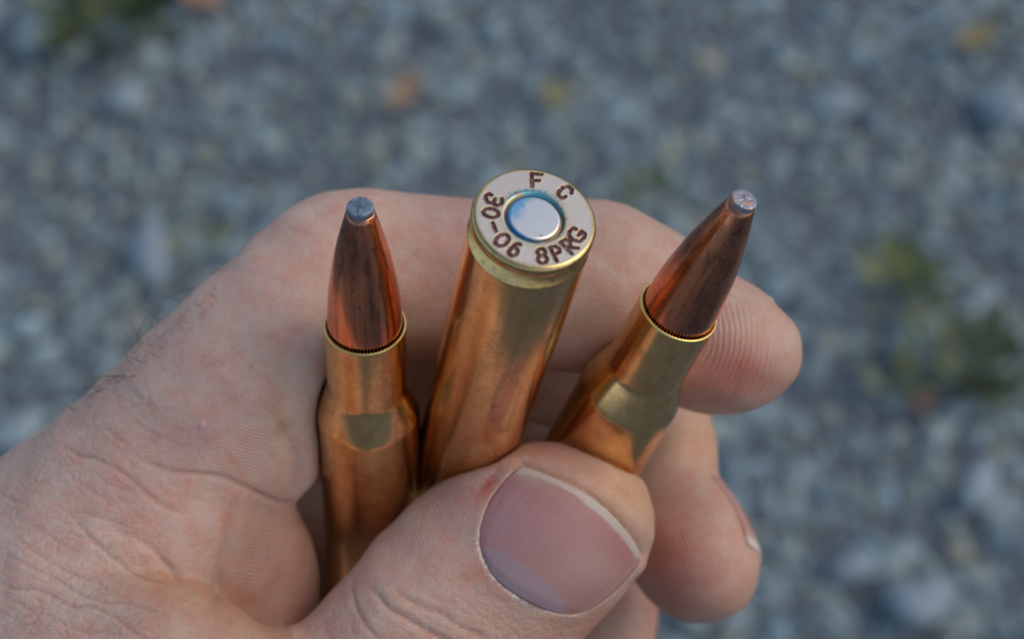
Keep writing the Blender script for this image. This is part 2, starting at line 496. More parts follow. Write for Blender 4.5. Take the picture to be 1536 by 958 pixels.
def chain(pts, sub=4):
    """Catmull-Rom through (x,y,z,r) stations"""
    p = np.array(pts); n = len(p); q = np.vstack([2 * p[0] - p[1], p, 2 * p[-1] - p[-2]]); out = []
    for i in range(1, n):
        for t in np.arange(sub) / sub:
            a, b, c, d = q[i - 1], q[i], q[i + 1], q[i + 2]
            out.append(.5 * (2 * b + (c - a) * t + (2 * a - 5 * b + 4 * c - d) * t * t + (3 * b - a - 3 * c + d) * t ** 3))
    out.append(p[-1]); return np.array(out)


def d_chain(P, ch, flat=None):
    """distance to a chain of round cones; P is (N, 3) float32"""
    P = P.astype(np.float32); d = np.full(len(P), 1e9, np.float32)
    for a, b in zip(ch[:-1].astype(np.float32), ch[1:].astype(np.float32)):
        ba = b[:3] - a[:3]; wx = P[:, 0] - a[0]; wy = P[:, 1] - a[1]; wz = P[:, 2] - a[2]
        t = np.clip((wx * ba[0] + wy * ba[1] + wz * ba[2]) / (ba @ ba), 0, 1)
        wx -= t * ba[0]; wy -= t * ba[1]; wz -= t * ba[2]
        if flat is not None:
            nrm, kf = flat; q = (wx * nrm[0] + wy * nrm[1] + wz * nrm[2]) * (kf - 1)
            wx += q * nrm[0]; wy += q * nrm[1]; wz += q * nrm[2]
        np.minimum(d, np.sqrt(wx * wx + wy * wy + wz * wz) - (a[3] + (b[3] - a[3]) * t), out=d)
    return d


def smin(a, b, k):
    h = np.maximum(k - np.abs(a - b), 0) / k
    return np.minimum(a, b) - h * h * k * .25


CH = {
    'index': chain([S(120, 815, 209, 12.9), S(235, 702, 206, 11.8), S(345, 586, 204, 11.1), S(440, 497, 204, 10.7), S(520, 419, 206.5, 10.2),
                    S(640, 420, 208, 9.65), S(780, 424, 207.5, 9.7), S(880, 430, 208.5, 10.15), S(950, 452, 208.5, 9.35), S(1020, 492, 208, 8.6),
                    S(1080, 520, 206.5, 7.8), S(1122, 528, 206, 6.2)]),
    'fold': chain([S(415, 520, 206, 7.0), S(418, 600, 205, 6.6), S(424, 660, 204, 5.4), S(420, 705, 204, 3.6)]),
    'middle': chain([S(60, 900, 229, 12), S(330, 650, 228, 10.6), S(560, 495, 229, 9.8), S(750, 515, 231, 9.2), S(915, 560, 231, 8.8),
                     S(978, 640, 229, 7.6), S(992, 740, 226, 7.5), S(1030, 815, 222, 7.9), S(1052, 846, 221, 7.2)]),
    'ring': chain([S(30, 980, 247, 12.5), S(330, 750, 248, 10.3), S(560, 620, 249, 9.2), S(740, 640, 250, 8.6), S(850, 700, 249, 8.2),
                   S(890, 800, 245, 7.4), S(906, 900, 241, 7.4), S(903, 960, 238, 6.6)]),
    'little': chain([S(0, 1060, 264, 12), S(300, 870, 265, 8.8), S(520, 750, 265, 7.9), S(650, 770, 265, 7.3), S(740, 840, 262, 6.8),
                     S(790, 930, 257, 6.3), S(800, 990, 254, 5.6)]),
    'palm': chain([S(110, 850, 216, 12), S(50, 990, 240, 16), S(40, 1100, 258, 14)]),
    'palm2': chain([S(-430, 1290, 228, 19), S(-160, 1090, 229, 17.5), S(90, 930, 231, 14), S(230, 890, 234, 12)]),
    'palm3': chain([S(-380, 1400, 252, 17), S(-100, 1290, 258, 18), S(120, 1150, 262, 14)]),
    'wrist': chain([S(-320, 1270, 238, 21), S(-560, 1470, 240, 22.5), S(-900, 1750, 243, 25)]),
    'web': chain([S(-230, 1080, 214, 16.5), S(-60, 980, 207, 13.8), S(60, 940, 203, 12), S(165, 960, 198.5, 10), S(250, 990, 196.5, 9.0),
                  S(345, 1045, 197, 8.2), S(440, 1160, 204, 10)]),
    'lobe': chain([S(345, 800, 208, 6.0), S(398, 832, 208, 5.7), S(408, 905, 208.5, 5.5), S(385, 1010, 210, 7)]),
    'hump': chain([S(180, 790, 203, 8.5), S(250, 815, 203, 7.2), S(292, 850, 205, 5.8), S(300, 930, 208, 5.5)]),
    'core': chain([S(250, 900, 236, 13), S(480, 880, 240, 12.5), S(640, 860, 246, 12)]),
    'thumb': chain([S(852, 787, 203, 9.8), S(788, 824, 202.5, 11.9), S(705, 893, 202, 12.2), S(640, 962, 201, 11.9), S(545, 1068, 203, 11.5),
                    S(430, 1240, 208, 12.5), S(220, 1350, 218, 15), S(-60, 1380, 232, 18), S(-300, 1330, 240, 19)]),
}
TH_N = np.array([.10, .30, -.95]); TH_N /= np.linalg.norm(TH_N)
PARTS = list(CH)


def cart_sdf(P, origin, zdir, off):
    w = P - origin; z = w @ zdir; r = np.sqrt(np.maximum((w * w).sum(1) - z * z, 0))
    prof = np.array([(-.01, 5.9), (3.2, 5.95), (49.5, 5.6), (53.6, 4.33), (63.36, 4.31), (63.4, 3.9)] +
                    [(CASE_L + BUL_L * q, 1.3 + 2.6 * (1 - q ** 1.75)) for q in np.linspace(.05, 1, 8)])
    rr = np.interp(z, prof[:, 0], prof[:, 1])
    return np.maximum(r - rr, np.maximum(-z, z - CASE_L - BUL_L)) - off


def chain_fields(P):
    return {k_: d_chain(P, c, (TH_N, 1.28) if k_ == 'thumb' else None) for k_, c in CH.items()}


def hand_sdf(P, want_part=False, D=None):
    if D is None: D = chain_fields(P)
    palm = smin(smin(D['palm'], D['palm2'], 8), D['palm3'], 10)
    palm = smin(smin(palm, D['wrist'], 10), D['core'], 6)
    fing = smin(smin(D['middle'], palm, 5), smin(D['ring'], palm, 5), .6)
    fing = np.minimum(fing, smin(D['little'], palm, 5))
    index = smin(D['index'], D['fold'], 4)
    body = smin(index, fing, 1.0)
    body = smin(body, palm, 5)
    web = smin(D['web'], D['thumb'], 6)
    web = smin(web, palm, 6)
    d = smin(smin(body, D['hump'], 7), D['lobe'], 4.5)
    # the web flows smoothly into the index base on the left and folds sharply against the lobe on the right
    kk = .5 + 8.5 * np.clip((-40 - P[:, 0]) / 12.0, 0, 1)
    h = np.maximum(kk - np.abs(d - web), 0) / kk
    d = np.minimum(d, web) - h * h * kk * .25
    for o_, z_ in ((L_MOUTH + L_DIR * CASE_L, -L_DIR), (C_HEAD, C_DIR), (R_MOUTH + R_DIR * CASE_L, -R_DIR)):
        c_ = -cart_sdf(P, o_, z_, .06)
        kq = 1.0
        h = np.maximum(kq - np.abs(d - c_), 0) / kq
        d = np.maximum(d, c_) + h * h * kq * .25
    if want_part:
        return d, np.argmin(np.stack([D[k_] for k_ in PARTS], 1), 1)
    return d


def build_hand_mesh():
    B = 6
    n = (np.ceil((BHI - BLO) / (VOX * B)).astype(int)) * B
    nb = n // B
    cx = [BLO[a] + (np.arange(nb[a]) + .5) * VOX * B for a in range(3)]
    G = np.stack(np.meshgrid(*cx, indexing='ij'), -1).reshape(-1, 3).astype(np.float32)
    Dc = chain_fields(G); dc = hand_sdf(G, D=Dc)
    rad = VOX * B * .87 * 1.25 + VOX * 2
    full = np.where(dc < 0, -1.0, 1.0).astype(np.float32).reshape(nb)
    full = full.repeat(B, 0).repeat(B, 1).repeat(B, 2)
    aflat = np.flatnonzero(np.abs(dc) < rad)
    act = np.stack(np.unravel_index(aflat, nb), 1)
    off = np.stack(np.meshgrid(*[np.arange(B)] * 3, indexing='ij'), -1).reshape(-1, 3)
    for c0 in range(0, len(act), 3000):
        idx = (act[c0:c0 + 3000, None, :] * B + off[None]).reshape(-1, 3)
        P = (BLO + idx * VOX).astype(np.float32)
        bl = aflat[c0:c0 + 3000]; near = np.min(np.stack([Dc[k_][bl] for k_ in PARTS]), 0)
        D = {}
        for k_, ch_ in CH.items():                    # a chain is worked out only in the blocks it can reach
            dd = np.repeat(Dc[k_][bl], B ** 3); on = np.repeat(Dc[k_][bl] < near + 18, B ** 3)
            if on.any(): dd[on] = d_chain(P[on], ch_, (TH_N, 1.28) if k_ == 'thumb' else None)
            D[k_] = dd
        full[idx[:, 0], idx[:, 1], idx[:, 2]] = hand_sdf(P, D=D)
    # close the volume at the border of the box
    for a in range(3):
        sl = [slice(None)] * 3
        for e in (0, -1):
            sl[a] = e; full[tuple(sl)] = np.maximum(full[tuple(sl)], .1)
    s = full < 0
    cnt = np.zeros(tuple(n - 1), np.int8)
    for dx in (0, 1):
        for dy in (0, 1):
            for dz in (0, 1):
                cnt += s[dx:n[0] - 1 + dx, dy:n[1] - 1 + dy, dz:n[2] - 1 + dz]
    cells = np.argwhere((cnt > 0) & (cnt < 8))
    vid = np.full(tuple(n - 1), -1, np.int32); vid[cells[:, 0], cells[:, 1], cells[:, 2]] = np.arange(len(cells))
    acc = np.zeros((len(cells), 3)); num = np.zeros(len(cells))
    corners = [(dx, dy, dz) for dx in (0, 1) for dy in (0, 1) for dz in (0, 1)]
    val = {c: full[cells[:, 0] + c[0], cells[:, 1] + c[1], cells[:, 2] + c[2]] for c in corners}
    for c in corners:
        for a in range(3):
            if c[a]: continue
            e = list(c); e[a] = 1; e = tuple(e)
            va, vb = val[c], val[e]; m_ = (va < 0) != (vb < 0)
            t = np.where(m_, va / np.where(m_, va - vb, 1), 0)
            pt = np.tile(np.array(c, float), (len(cells), 1)); pt[:, a] = t
            acc[m_] += pt[m_]; num += m_
    V = BLO + (cells + acc / num[:, None]) * VOX
    F = []
    for a in range(3):
        b, c = (a + 1) % 3, (a + 2) % 3
        s0 = [slice(0, -1)] * 3; s1 = [slice(0, -1)] * 3; s0[a] = slice(0, n[a] - 1); s1[a] = slice(1, n[a])
        s0[b] = s1[b] = slice(0, n[b]); s0[c] = s1[c] = slice(0, n[c])
        e = np.argwhere(s[tuple(s0)] != s[tuple(s1)])
        e = e[(e[:, b] > 0) & (e[:, c] > 0) & (e[:, b] < n[b] - 1) & (e[:, c] < n[c] - 1)]
        neg = s[e[:, 0], e[:, 1], e[:, 2]]
        q = []
        for (ob, oc) in ((-1, -1), (0, -1), (0, 0), (-1, 0)):
            i_ = e.copy(); i_[:, b] += ob; i_[:, c] += oc
            q.append(vid[i_[:, 0], i_[:, 1], i_[:, 2]])
        q = np.stack(q, 1); q[~neg] = q[~neg][:, ::-1]
        F.append(q)
    F = np.concatenate(F); F = F[(F >= 0).all(1)]
    print("nets", time.time() - _t)
    # keep the largest connected piece only
    lab = np.arange(len(V))
    for _ in range(400):
        mn = lab[F].min(1); new = lab.copy()
        for k_ in range(4): np.minimum.at(new, F[:, k_], mn)
        new = new[new]
        if (new == lab).all(): break
        lab = new
    u, ct = np.unique(lab[F[:, 0]], return_counts=True)
    F = F[lab[F[:, 0]] == u[ct.argmax()]]
    return submesh(V, F)


_t = time.time()
HV, HF = build_hand_mesh()
print("hand base", len(HV), len(HF), time.time() - _t)
# relax a little, then one level of subdivision
def relax(V, F, it=2, lam=.5):
    ia = np.concatenate([F[:, a] for a in range(4) for b in (1, 3)])
    ib = np.concatenate([F[:, (a + b) % 4] for a in range(4) for b in (1, 3)])
    c_ = np.maximum(np.bincount(ia, minlength=len(V)), 1)
    for _ in range(it):
        V = V + lam * (np.stack([np.bincount(ia, V[ib, q], len(V)) for q in range(3)], 1) / c_[:, None] - V)
    return V


HV = relax(HV, HF, 2)
tmp = mesh_obj("hand_base", HV, HF, None)
md = tmp.modifiers.new("s", 'SUBSURF'); md.levels = 1; md.render_levels = 1
dg = bpy.context.evaluated_depsgraph_get(); ev = tmp.evaluated_get(dg); me = ev.to_mesh()
nv = len(me.vertices); co = np.empty(nv * 3, np.float32); me.vertices.foreach_get("co", co)
nl = len(me.loops); lo = np.empty(nl, np.int32); me.loops.foreach_get("vertex_index", lo)
ev.to_mesh_clear(); tm = tmp.data; bpy.data.objects.remove(tmp); bpy.data.meshes.remove(tm)
HV = co.reshape(-1, 3).astype(float); HF = lo.reshape(-1, 4)


def vnormals(V, F):
    fn = np.cross(V[F[:, 2]] - V[F[:, 0]], V[F[:, 3]] - V[F[:, 1]])
    fi = F.T.ravel()
    N = np.stack([np.bincount(fi, np.tile(fn[:, q], 4), len(V)) for q in range(3)], 1)
    return N / np.maximum(np.linalg.norm(N, axis=1), 1e-12)[:, None]


HN = vnormals(HV, HF)
PX = W / 2 + FPX * HV[:, 0] / HV[:, 2]; PY = H / 2 + FPX * HV[:, 1] / HV[:, 2]
view = HV / np.linalg.norm(HV, axis=1)[:, None]
FACING = -(HN * view).sum(1)
SEEN = np.flatnonzero((FACING > -.25) & (PX > -60) & (PX < W + 60) & (PY > 200) & (PY < H + 60))
HPART = np.full(len(HV), -1)
HPART[SEEN] = hand_sdf(HV[SEEN].astype(np.float32), True)[1]
print("hand fine", len(HV), time.time() - _t)

# ---- creases, folds and ridges of the skin: traced on the photograph, cut into the surface along its normal
def zz_(ox, oy, k=4.79): return lambda pts: [(ox + x / k, oy + y / k) for x, y in pts]


Z1, Z2, Z3, Z4, Z5, Z6 = zz_(0, 560), zz_(220, 560), zz_(0, 758), zz_(220, 758), zz_(440, 758), zz_(680, 758)
Z8 = zz_(380, 270, 3.99)
BODY = [PARTS.index(k_) for k_ in PARTS if k_ != 'thumb']; THUMB = [PARTS.index('thumb')]
CREASE_DEPTH = .47
CREASES = [  # points, parts, half width px, depth mm
    (Z1([(900, 80), (1000, 170), (1090, 250), (1180, 262)]), BODY, 3.2, .24),
    (Z1([(880, 280), (960, 340), (1060, 410), (1160, 455), (1260, 500)]), BODY, 3.0, .20),
    (Z1([(720, 360), (810, 430), (900, 500), (980, 580), (1060, 640), (1150, 690), (1220, 760)]), BODY, 3.2, .26),
    (Z1([(470, 520), (560, 580), (650, 595), (740, 630), (850, 690), (950, 760), (1050, 850), (1150, 930), (1260, 985), (1330, 1010)]), BODY, 3.6, .42),
    (Z1([(740, 770), (830, 810), (930, 830), (1040, 870), (1130, 920)]), BODY, 3.2, .28),
    (Z1([(470, 520), (540, 580), (600, 690)]), BODY, 2.6, .16),
    (Z1([(470, 640), (520, 750), (620, 820), (720, 880), (830, 920)]), BODY, 3.0, .24),
    (Z1([(640, 500), (730, 580), (790, 610)]), BODY, 2.6, .16),
    (Z1([(0, 850), (80, 905), (190, 940)]), BODY, 3.2, .3),
    (Z1([(150, 800), (250, 850), (390, 900), (470, 945)]), BODY, 2.6, .15),
    (Z1([(640, 380), (720, 410)]), BODY, 2.6, .14), (Z1([(120, 690), (230, 760), (330, 800)]), BODY, 2.6, .14),
    (Z1([(830, 120), (860, 250), (960, 300)]), BODY, 2.4, .12), (Z1([(1040, 0), (1060, 120), (1075, 240)]), BODY, 2.4, .10),
    (Z2([(0, 640), (80, 660), (160, 690), (260, 705), (430, 720), (560, 745), (660, 790), (760, 830), (860, 885), (960, 925), (1040, 930)]), BODY, 5.0, .55),
    (Z2([(560, 560), (620, 640), (690, 730)]), BODY, 3.4, .22),
    (Z2([(470, 600), (560, 740)]), BODY, 3.0, .14),
    (Z2([(1000, 420), (1060, 560), (1088, 680), (1066, 800), (1030, 890)]), BODY, 10.0, 1.4),
    (Z2([(850, 230), (930, 330), (1000, 430)]), BODY, 4.0, .18),
    (Z2([(0, 200), (60, 260), (180, 262), (300, 330)]), BODY, 2.8, .14),
    (Z2([(0, 760), (150, 860), (330, 900), (560, 930)]), BODY, 3.0, .14),
    (Z3([(460, 10), (560, 110), (640, 220), (740, 310), (850, 400), (960, 480), (1080, 525), (1160, 535)]), BODY, 3.4, .36),
    (Z3([(500, 35), (620, 50), (760, 95), (860, 120), (960, 170)]), BODY, 3.2, .24),
    (Z3([(780, 120), (880, 200), (1000, 250), (1080, 310), (1180, 420), (1290, 540), (1341, 590)]), BODY, 9.0, .5),
    (Z3([(380, 185), (480, 185), (560, 215), (650, 250)]), BODY, 2.8, .22),
    (Z3([(240, 130), (330, 190), (430, 260), (530, 320), (610, 355)]), BODY, 3.0, .28),
    (Z3([(120, 210), (200, 290), (310, 370), (420, 430), (540, 495), (640, 520), (720, 560), (790, 610)]), BODY, 3.2, .32),
    (Z3([(40, 340), (150, 400), (210, 440), (360, 500), (450, 550), (560, 620), (660, 665), (760, 695), (860, 690), (950, 705), (1060, 740), (1170, 770)]), BODY, 3.2, .32),
    (Z3([(0, 560), (120, 600), (250, 595), (370, 640), (450, 690), (540, 725), (640, 715), (720, 745), (830, 800), (930, 880), (1040, 958), (1120, 1020)]), BODY, 3.4, .38),
    (Z3([(0, 620), (100, 680), (200, 740), (290, 775)]), BODY, 3.0, .28),
    (Z3([(290, 775), (400, 800), (450, 845), (540, 880), (620, 910), (760, 905), (880, 945)]), BODY, 3.0, .28),
    (Z3([(40, 810), (140, 865), (240, 840), (300, 775)]), BODY, 2.6, .22),
    (Z3([(0, 890), (70, 910), (170, 870), (250, 850), (310, 910), (380, 890)]), BODY, 2.6, .2),
    (Z3([(560, 520), (660, 500), (720, 545)]), BODY, 2.6, .12), (Z3([(640, 590), (760, 600), (850, 680)]), BODY, 2.6, .16),
    (Z3([(0, 300), (60, 350), (30, 470), (110, 460)]), BODY, 2.4, .14), (Z3([(60, 60), (130, 200), (230, 210), (300, 220)]), BODY, 2.4, .14),
    (Z3([(200, 440), (170, 480), (60, 470)]), BODY, 2.4, .14), (Z3([(690, 790), (640, 880), (680, 905)]), BODY, 2.4, .14),
    (Z4([(600, 20), (592, 110), (590, 200), (570, 330), (535, 440), (520, 540), (500, 640), (475, 700)]), BODY, 8.0, 1.2),
    (Z4([(830, 100), (850, 250), (835, 380), (815, 480)]), BODY, 9.0, .22),
    (Z4([(60, 330), (130, 400), (200, 480), (280, 590)]), BODY, 6.0, .35),
    (Z5([(425, 520), (418, 580), (430, 650), (470, 760), (530, 860), (600, 940), (680, 1000)]), THUMB, 4.2, .50),
    (Z5([(560, 590), (620, 650), (690, 730), (770, 780), (870, 840), (990, 910), (1100, 970), (1180, 1010)]), THUMB, 4.6, .70),
    (Z5([(730, 600), (830, 670), (940, 730), (1060, 770), (1160, 840), (1270, 900), (1341, 930), (1420, 965)]), THUMB, 4.2, .45),
    (Z5([(580, 700), (650, 712)]), THUMB, 3.0, .25), (Z5([(380, 760), (460, 830), (520, 870)]), THUMB, 3.4, .2),
    (Z5([(1100, 470), (1200, 540), (1300, 590)]), THUMB, 2.8, .18), (Z5([(1060, 500), (1180, 600), (1341, 660)]), THUMB, 2.8, .18),
    (Z5([(960, 640), (1100, 690), (1240, 760), (1341, 800)]), THUMB, 2.8, .2), (Z5([(200, 860), (290, 960)]), THUMB, 3.0, .2),
    (Z6([(80, 550), (160, 620), (280, 660), (390, 680)]), THUMB, 3.2, .26), (Z6([(0, 470), (120, 540), (240, 600)]), THUMB, 2.8, .2),
    (Z6([(300, 740), (420, 820), (520, 870)]), THUMB, 2.8, .2), (Z6([(150, 690), (300, 800), (430, 900), (520, 1000)]), THUMB, 3.0, .22),
    (Z6([(620, 830), (720, 850), (800, 840)]), THUMB, 2.6, .16), (Z6([(560, 860), (700, 890), (820, 880)]), THUMB, 2.6, .14),
    (Z6([(20, 640), (120, 720), (260, 830), (380, 960)]), THUMB, 3.0, .24),
    (Z8([(345, 150), (378, 200), (350, 270), (310, 320)]), BODY, 5.5, .12), (Z8([(0, 410), (120, 350), (210, 300), (330, 310)]), BODY, 4.0, .12),
    (Z8([(600, 60), (625, 90), (640, 130)]), BODY, 4.0, .14), (Z8([(180, 240), (230, 300), (330, 330), (420, 320)]), BODY, 3.4, .12),
]
DISP = np.zeros(len(HV)); CAV = np.zeros(len(HV))


def poly_dist(px, py, pts):
    d = np.full(len(px), 1e9); P = np.stack([px, py], 1)
    for a, b in zip(pts[:-1], pts[1:]):
        a, b = np.array(a, float), np.array(b, float); ab = b - a
        t = np.clip(((P - a) @ ab) / (ab @ ab + 1e-9), 0, 1)
        d = np.minimum(d, np.linalg.norm(P - a - t[:, None] * ab, axis=1))
    return d


def smooth_poly(pts, n=5):
    q = np.array([pts[0]] + list(pts) + [pts[-1]], float); out = []
    for i in range(1, len(q) - 2):
        for t in np.arange(n) / n:
            a, b, c, d = q[i - 1:i + 3]
            out.append(.5 * (2 * b + (c - a) * t + (2 * a - 5 * b + 4 * c - d) * t * t + (3 * b - a - 3 * c + d) * t ** 3))
    return out + [q[-1]]


FAC = np.clip(FACING * 2.5 + .3, 0, 1)
for pts, parts, wd, dp in CREASES:
    pts = np.array(smooth_poly(pts, 3))
    lo_, hi_ = pts.min(0) - wd * 4, pts.max(0) + wd * 4
    ix = SEEN[(PX[SEEN] > lo_[0]) & (PX[SEEN] < hi_[0]) & (PY[SEEN] > lo_[1]) & (PY[SEEN] < hi_[1]) & np.isin(HPART[SEEN], parts) & (FACING[SEEN] > 0)]
    if not len(ix): continue
    d = poly_dist(PX[ix], PY[ix], pts)
    L_ = np.array([np.hypot(PX[ix] - p[0], PY[ix] - p[1]) for p in (pts[0], pts[-1])]).min(0)
    taper = np.clip(.25 + L_ / 26, 0, 1)
    dp = dp * CREASE_DEPTH
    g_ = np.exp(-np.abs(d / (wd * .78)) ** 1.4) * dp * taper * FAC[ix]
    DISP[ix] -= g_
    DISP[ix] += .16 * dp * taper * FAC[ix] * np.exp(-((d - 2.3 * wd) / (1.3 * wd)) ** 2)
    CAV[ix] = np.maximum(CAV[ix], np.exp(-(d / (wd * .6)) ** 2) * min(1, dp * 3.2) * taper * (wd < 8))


def blob(cx, cy, rx, ry=None, ang=0.0, p=2.0):
    ry = ry or rx; c, s_ = math.cos(R(ang)), math.sin(R(ang))
    x = (PX - cx) * c + (PY - cy) * s_; y = -(PX - cx) * s_ + (PY - cy) * c
    return np.exp(-((x / rx) ** 2 + (y / ry) ** 2) ** (p / 2)) * (FACING > -.1)


ispart = lambda *ns_: np.isin(HPART, [PARTS.index(q) for q in ns_])
# low soft unevenness of the flesh
DISP += .16 * np.sin(HV[:, 0] * .55 + 1.1 * np.sin(HV[:, 1] * .4)) * np.sin(HV[:, 1] * .62 + HV[:, 2] * .35)
DISP += .35 * blob(304, 637, 4.5, 4.5)                                  # small pale bump on the index base

# ---- thumbnail: outline traced, plate laid on the thumb
NAIL_FREE = [(782, 699), (806, 706), (835, 718), (866, 733), (894, 751), (918, 772), (940, 797), (953, 815), (960, 829)]
NAIL_RIGHT = [(960, 829), (956, 848), (932, 877), (898, 906), (868, 922)]
NAIL_BASE = [(722, 832), (736, 859), (754, 877), (773, 891), (795, 903), (817, 913), (842, 920), (868, 922)]
NAIL_LEFT = [(782, 699), (758, 720), (737, 747), (724, 774), (718, 803), (722, 832)]


def resample(pts, n):
    p = np.array(smooth_poly(pts, 6)); l = np.r_[0, np.cumsum(np.linalg.norm(np.diff(p, axis=0), axis=1))]
    t = np.linspace(0, l[-1], n); return np.stack([np.interp(t, l, p[:, 0]), np.interp(t, l, p[:, 1])], 1)


NU, NV = 61, 49
cF, cB, cL, cR = resample(NAIL_FREE, NU), resample(NAIL_BASE, NU), resample(NAIL_LEFT, NV), resample(NAIL_RIGHT, NV)
u_ = np.linspace(0, 1, NU)[None, :, None]; v_ = np.linspace(0, 1, NV)[:, None, None]
NPX = (1 - v_) * cF[None] + v_ * cB[None] + (1 - u_) * cL[:, None] + u_ * cR[:, None] - (
    (1 - u_) * (1 - v_) * cF[0] + u_ * (1 - v_) * cF[-1] + (1 - u_) * v_ * cB[0] + u_ * v_ * cB[-1])
OUT = np.concatenate([cF, cR[1:], cB[::-1][1:], cL[::-1][1:-1]])


def in_poly(px, py, poly):
    r = np.zeros(len(px), bool); j = len(poly) - 1
    for i in range(len(poly)):
        xi, yi = poly[i]; xj, yj = poly[j]
        c = ((yi > py) != (yj > py)) & (px < (xj - xi) * (py - yi) / (yj - yi + 1e-12) + xi)
        r ^= c; j = i
    return r


th_ix = SEEN[ispart('thumb')[SEEN] & (FACING[SEEN] > .1) & (PX[SEEN] > 640) & (PX[SEEN] < 1010) & (PY[SEEN] > 640)]
px, py = PX[th_ix], PY[th_ix]
inside_n = in_poly(px, py, OUT)
closed = np.vstack([OUT, OUT[:1]])
dall = poly_dist(px, py, closed)
dfold = poly_dist(px, py, np.concatenate([cL[4:], cB[1:], cR[::-1][:-6]]))
dfree = poly_dist(px, py, cF)


def quad(x, y):
    x = (x - 840) / 100; y = (y - 815) / 100
    return np.stack([np.ones_like(x), x, y, x * x, x * y, y * y, x ** 3, x * x * y, x * y * y, y ** 3], -1)


coef, *_ = np.linalg.lstsq(quad(px[inside_n], py[inside_n]), HV[th_ix][inside_n, 2], rcond=None)
ZN = quad(px, py) @ coef
# sink the bed under the plate, raise the folds at the sides and base
sink = np.where(inside_n, np.clip(dall / 5, 0, 1), 0) * .55
DISP[th_ix] -= sink
fold_h = np.where(inside_n, np.exp(-(dfold / 3.0) ** 2), np.exp(-(dfold / 13.0) ** 2))
nearfree = np.exp(-(np.clip(dfree - 1, 0, None) / 9) ** 2)
DISP[th_ix] += .13 * fold_h * (1 - .85 * nearfree)
DISP[th_ix] -= np.where(inside_n, 0, .30 * np.exp(-(dfree / 5.0) ** 2))
DISP[th_ix] += np.where(inside_n, 0, .25 * np.exp(-((dfree - 22) / 14) ** 2))
CUT = np.zeros(len(HV)); CUT[th_ix] = np.where(inside_n, np.exp(-(dfold / 2.0) ** 2), np.exp(-(dfold / 5.0) ** 2)) * (1 - nearfree)

HV = HV + HN * DISP[:, None]

# ---- skin colour: pigment, with some warm light and shade painted in
n3 = lambda f, s_: np.sin(HV[:, 0] * f + s_ + 1.7 * np.sin(HV[:, 1] * f * .7 + s_)) * np.sin(HV[:, 1] * f * 1.1 + 1.3 * np.sin(HV[:, 2] * f * .8) + s_ * 2)
base = np.array([.70, .468, .338])
T = np.tile(base, (len(HV), 1))


def paint(w, col):
    global T
    w = np.clip(w, 0, 1)[:, None]; T = T * (1 - w) + np.array(col) * w


paint(.95 * np.where(ispart('thumb'), np.clip((PX - 570) / 200, 0, 1), 0), (.435, .275, .195))      # ruddier fingers, also darkened in colour to offset strong light from the right
paint(.9 * np.where(ispart('index', 'fold'), np.clip((PX - 470) / 160, 0, 1), 0), (.47, .315, .225))
paint(.9 * ispart('middle', 'ring', 'little'), (.44, .285, .195))
paint(.85 * blob(395, 875, 105, 120, 0, 4) * ~ispart('thumb'), (.43, .27, .18))
paint(.8 * blob(260, 930, 150, 75, 20, 3) * ~ispart('thumb'), (.41, .26, .175))  # shade painted over the web, which faces the sun
paint(.6 * blob(60, 870, 130, 100, 20, 3) * ~ispart('thumb'), (.54, .44, .335))
paint(.22 * (.5 + .5 * n3(.5, .3)), (.58, .31, .23))
paint(.20 * (.5 + .5 * n3(1.3, 2.1)), (.50, .36, .27))
RED, ROSE, TAN, PALE = (.44, .14, .09), (.54, .30, .23), (.54, .305, .125), (.62, .48, .40)
paint(.85 * blob(1095, 560, 75, 48) * ispart('index'), RED)
paint(.35 * blob(1000, 500, 60, 70) * ispart('index'), ROSE)
paint(.75 * blob(1010, 850, 75, 85) * ispart('middle', 'ring'), RED)
paint(.5 * blob(1035, 660, 45, 50) * ispart('middle'), TAN)  # warm light painted on the upper part of the middle finger
paint(.40 * blob(660, 410, 70, 80) * ispart('index'), ROSE)
paint(.50 * blob(280, 650, 60, 45) * ~ispart('thumb'), ROSE)
paint(.35 * blob(215, 740, 90, 40, 30) * ~ispart('thumb'), ROSE)
paint(.60 * blob(425, 850, 50, 90) * ~ispart('thumb'), (.52, .27, .17))
paint(.45 * blob(415, 600, 22, 70) * ~ispart('thumb'), TAN)  # tan shading painted along the inner fold
paint(.35 * blob(260, 880, 70, 30, 25) * ~ispart('thumb'), TAN)
paint(.45 * blob(690, 740, 80, 60, -40) * ispart('thumb'), (.48, .29, .27))
paint(.55 * blob(930, 740, 60, 60) * ispart('thumb'), TAN)  # warm light from the right painted onto the thumb tip
paint(.40 * blob(810, 668, 70, 25) * ispart('thumb'), RED)
paint(.45 * blob(910, 930, 60, 30, -35) * ispart('thumb'), RED)
paint(.9 * blob(735, 722, 17, 5.5, -58) * ispart('thumb'), (.38, .05, .045))
paint(.45 * blob(733, 728, 26, 12, -55) * ispart('thumb'), (.48, .12, .10))
paint(.35 * blob(740, 870, 45, 22, 35) * ispart('thumb'), RED)
paint(.55 * blob(304, 637, 3.5), (.75, .66, .62)); paint(.3 * blob(296, 640, 16, 10), (.52, .36, .36))
paint(.72 * CAV * ~ispart('thumb'), (.36, .155, .11)); paint(.65 * CAV * ispart('thumb'), (.40, .21, .12))  # creases coloured darker and redder
RND = rng.random(len(HV)); RND = np.clip((RND - .35) * 2.2, 0, 1)
paint(.9 * RND * CUT * np.clip(blob(760, 890, 75, 50, 40) * 1.6 + .6 * blob(715, 815, 14, 40) + .7 * blob(890, 920, 45, 16, -35), 0, 1), (.82, .72, .65))
paint(.8 * RND * blob(745, 700, 36, 7, -48) * ispart('thumb'), (.74, .58, .52)); paint(.7 * RND * blob(782, 690, 10, 5) * ispart('thumb'), (.75, .6, .55))
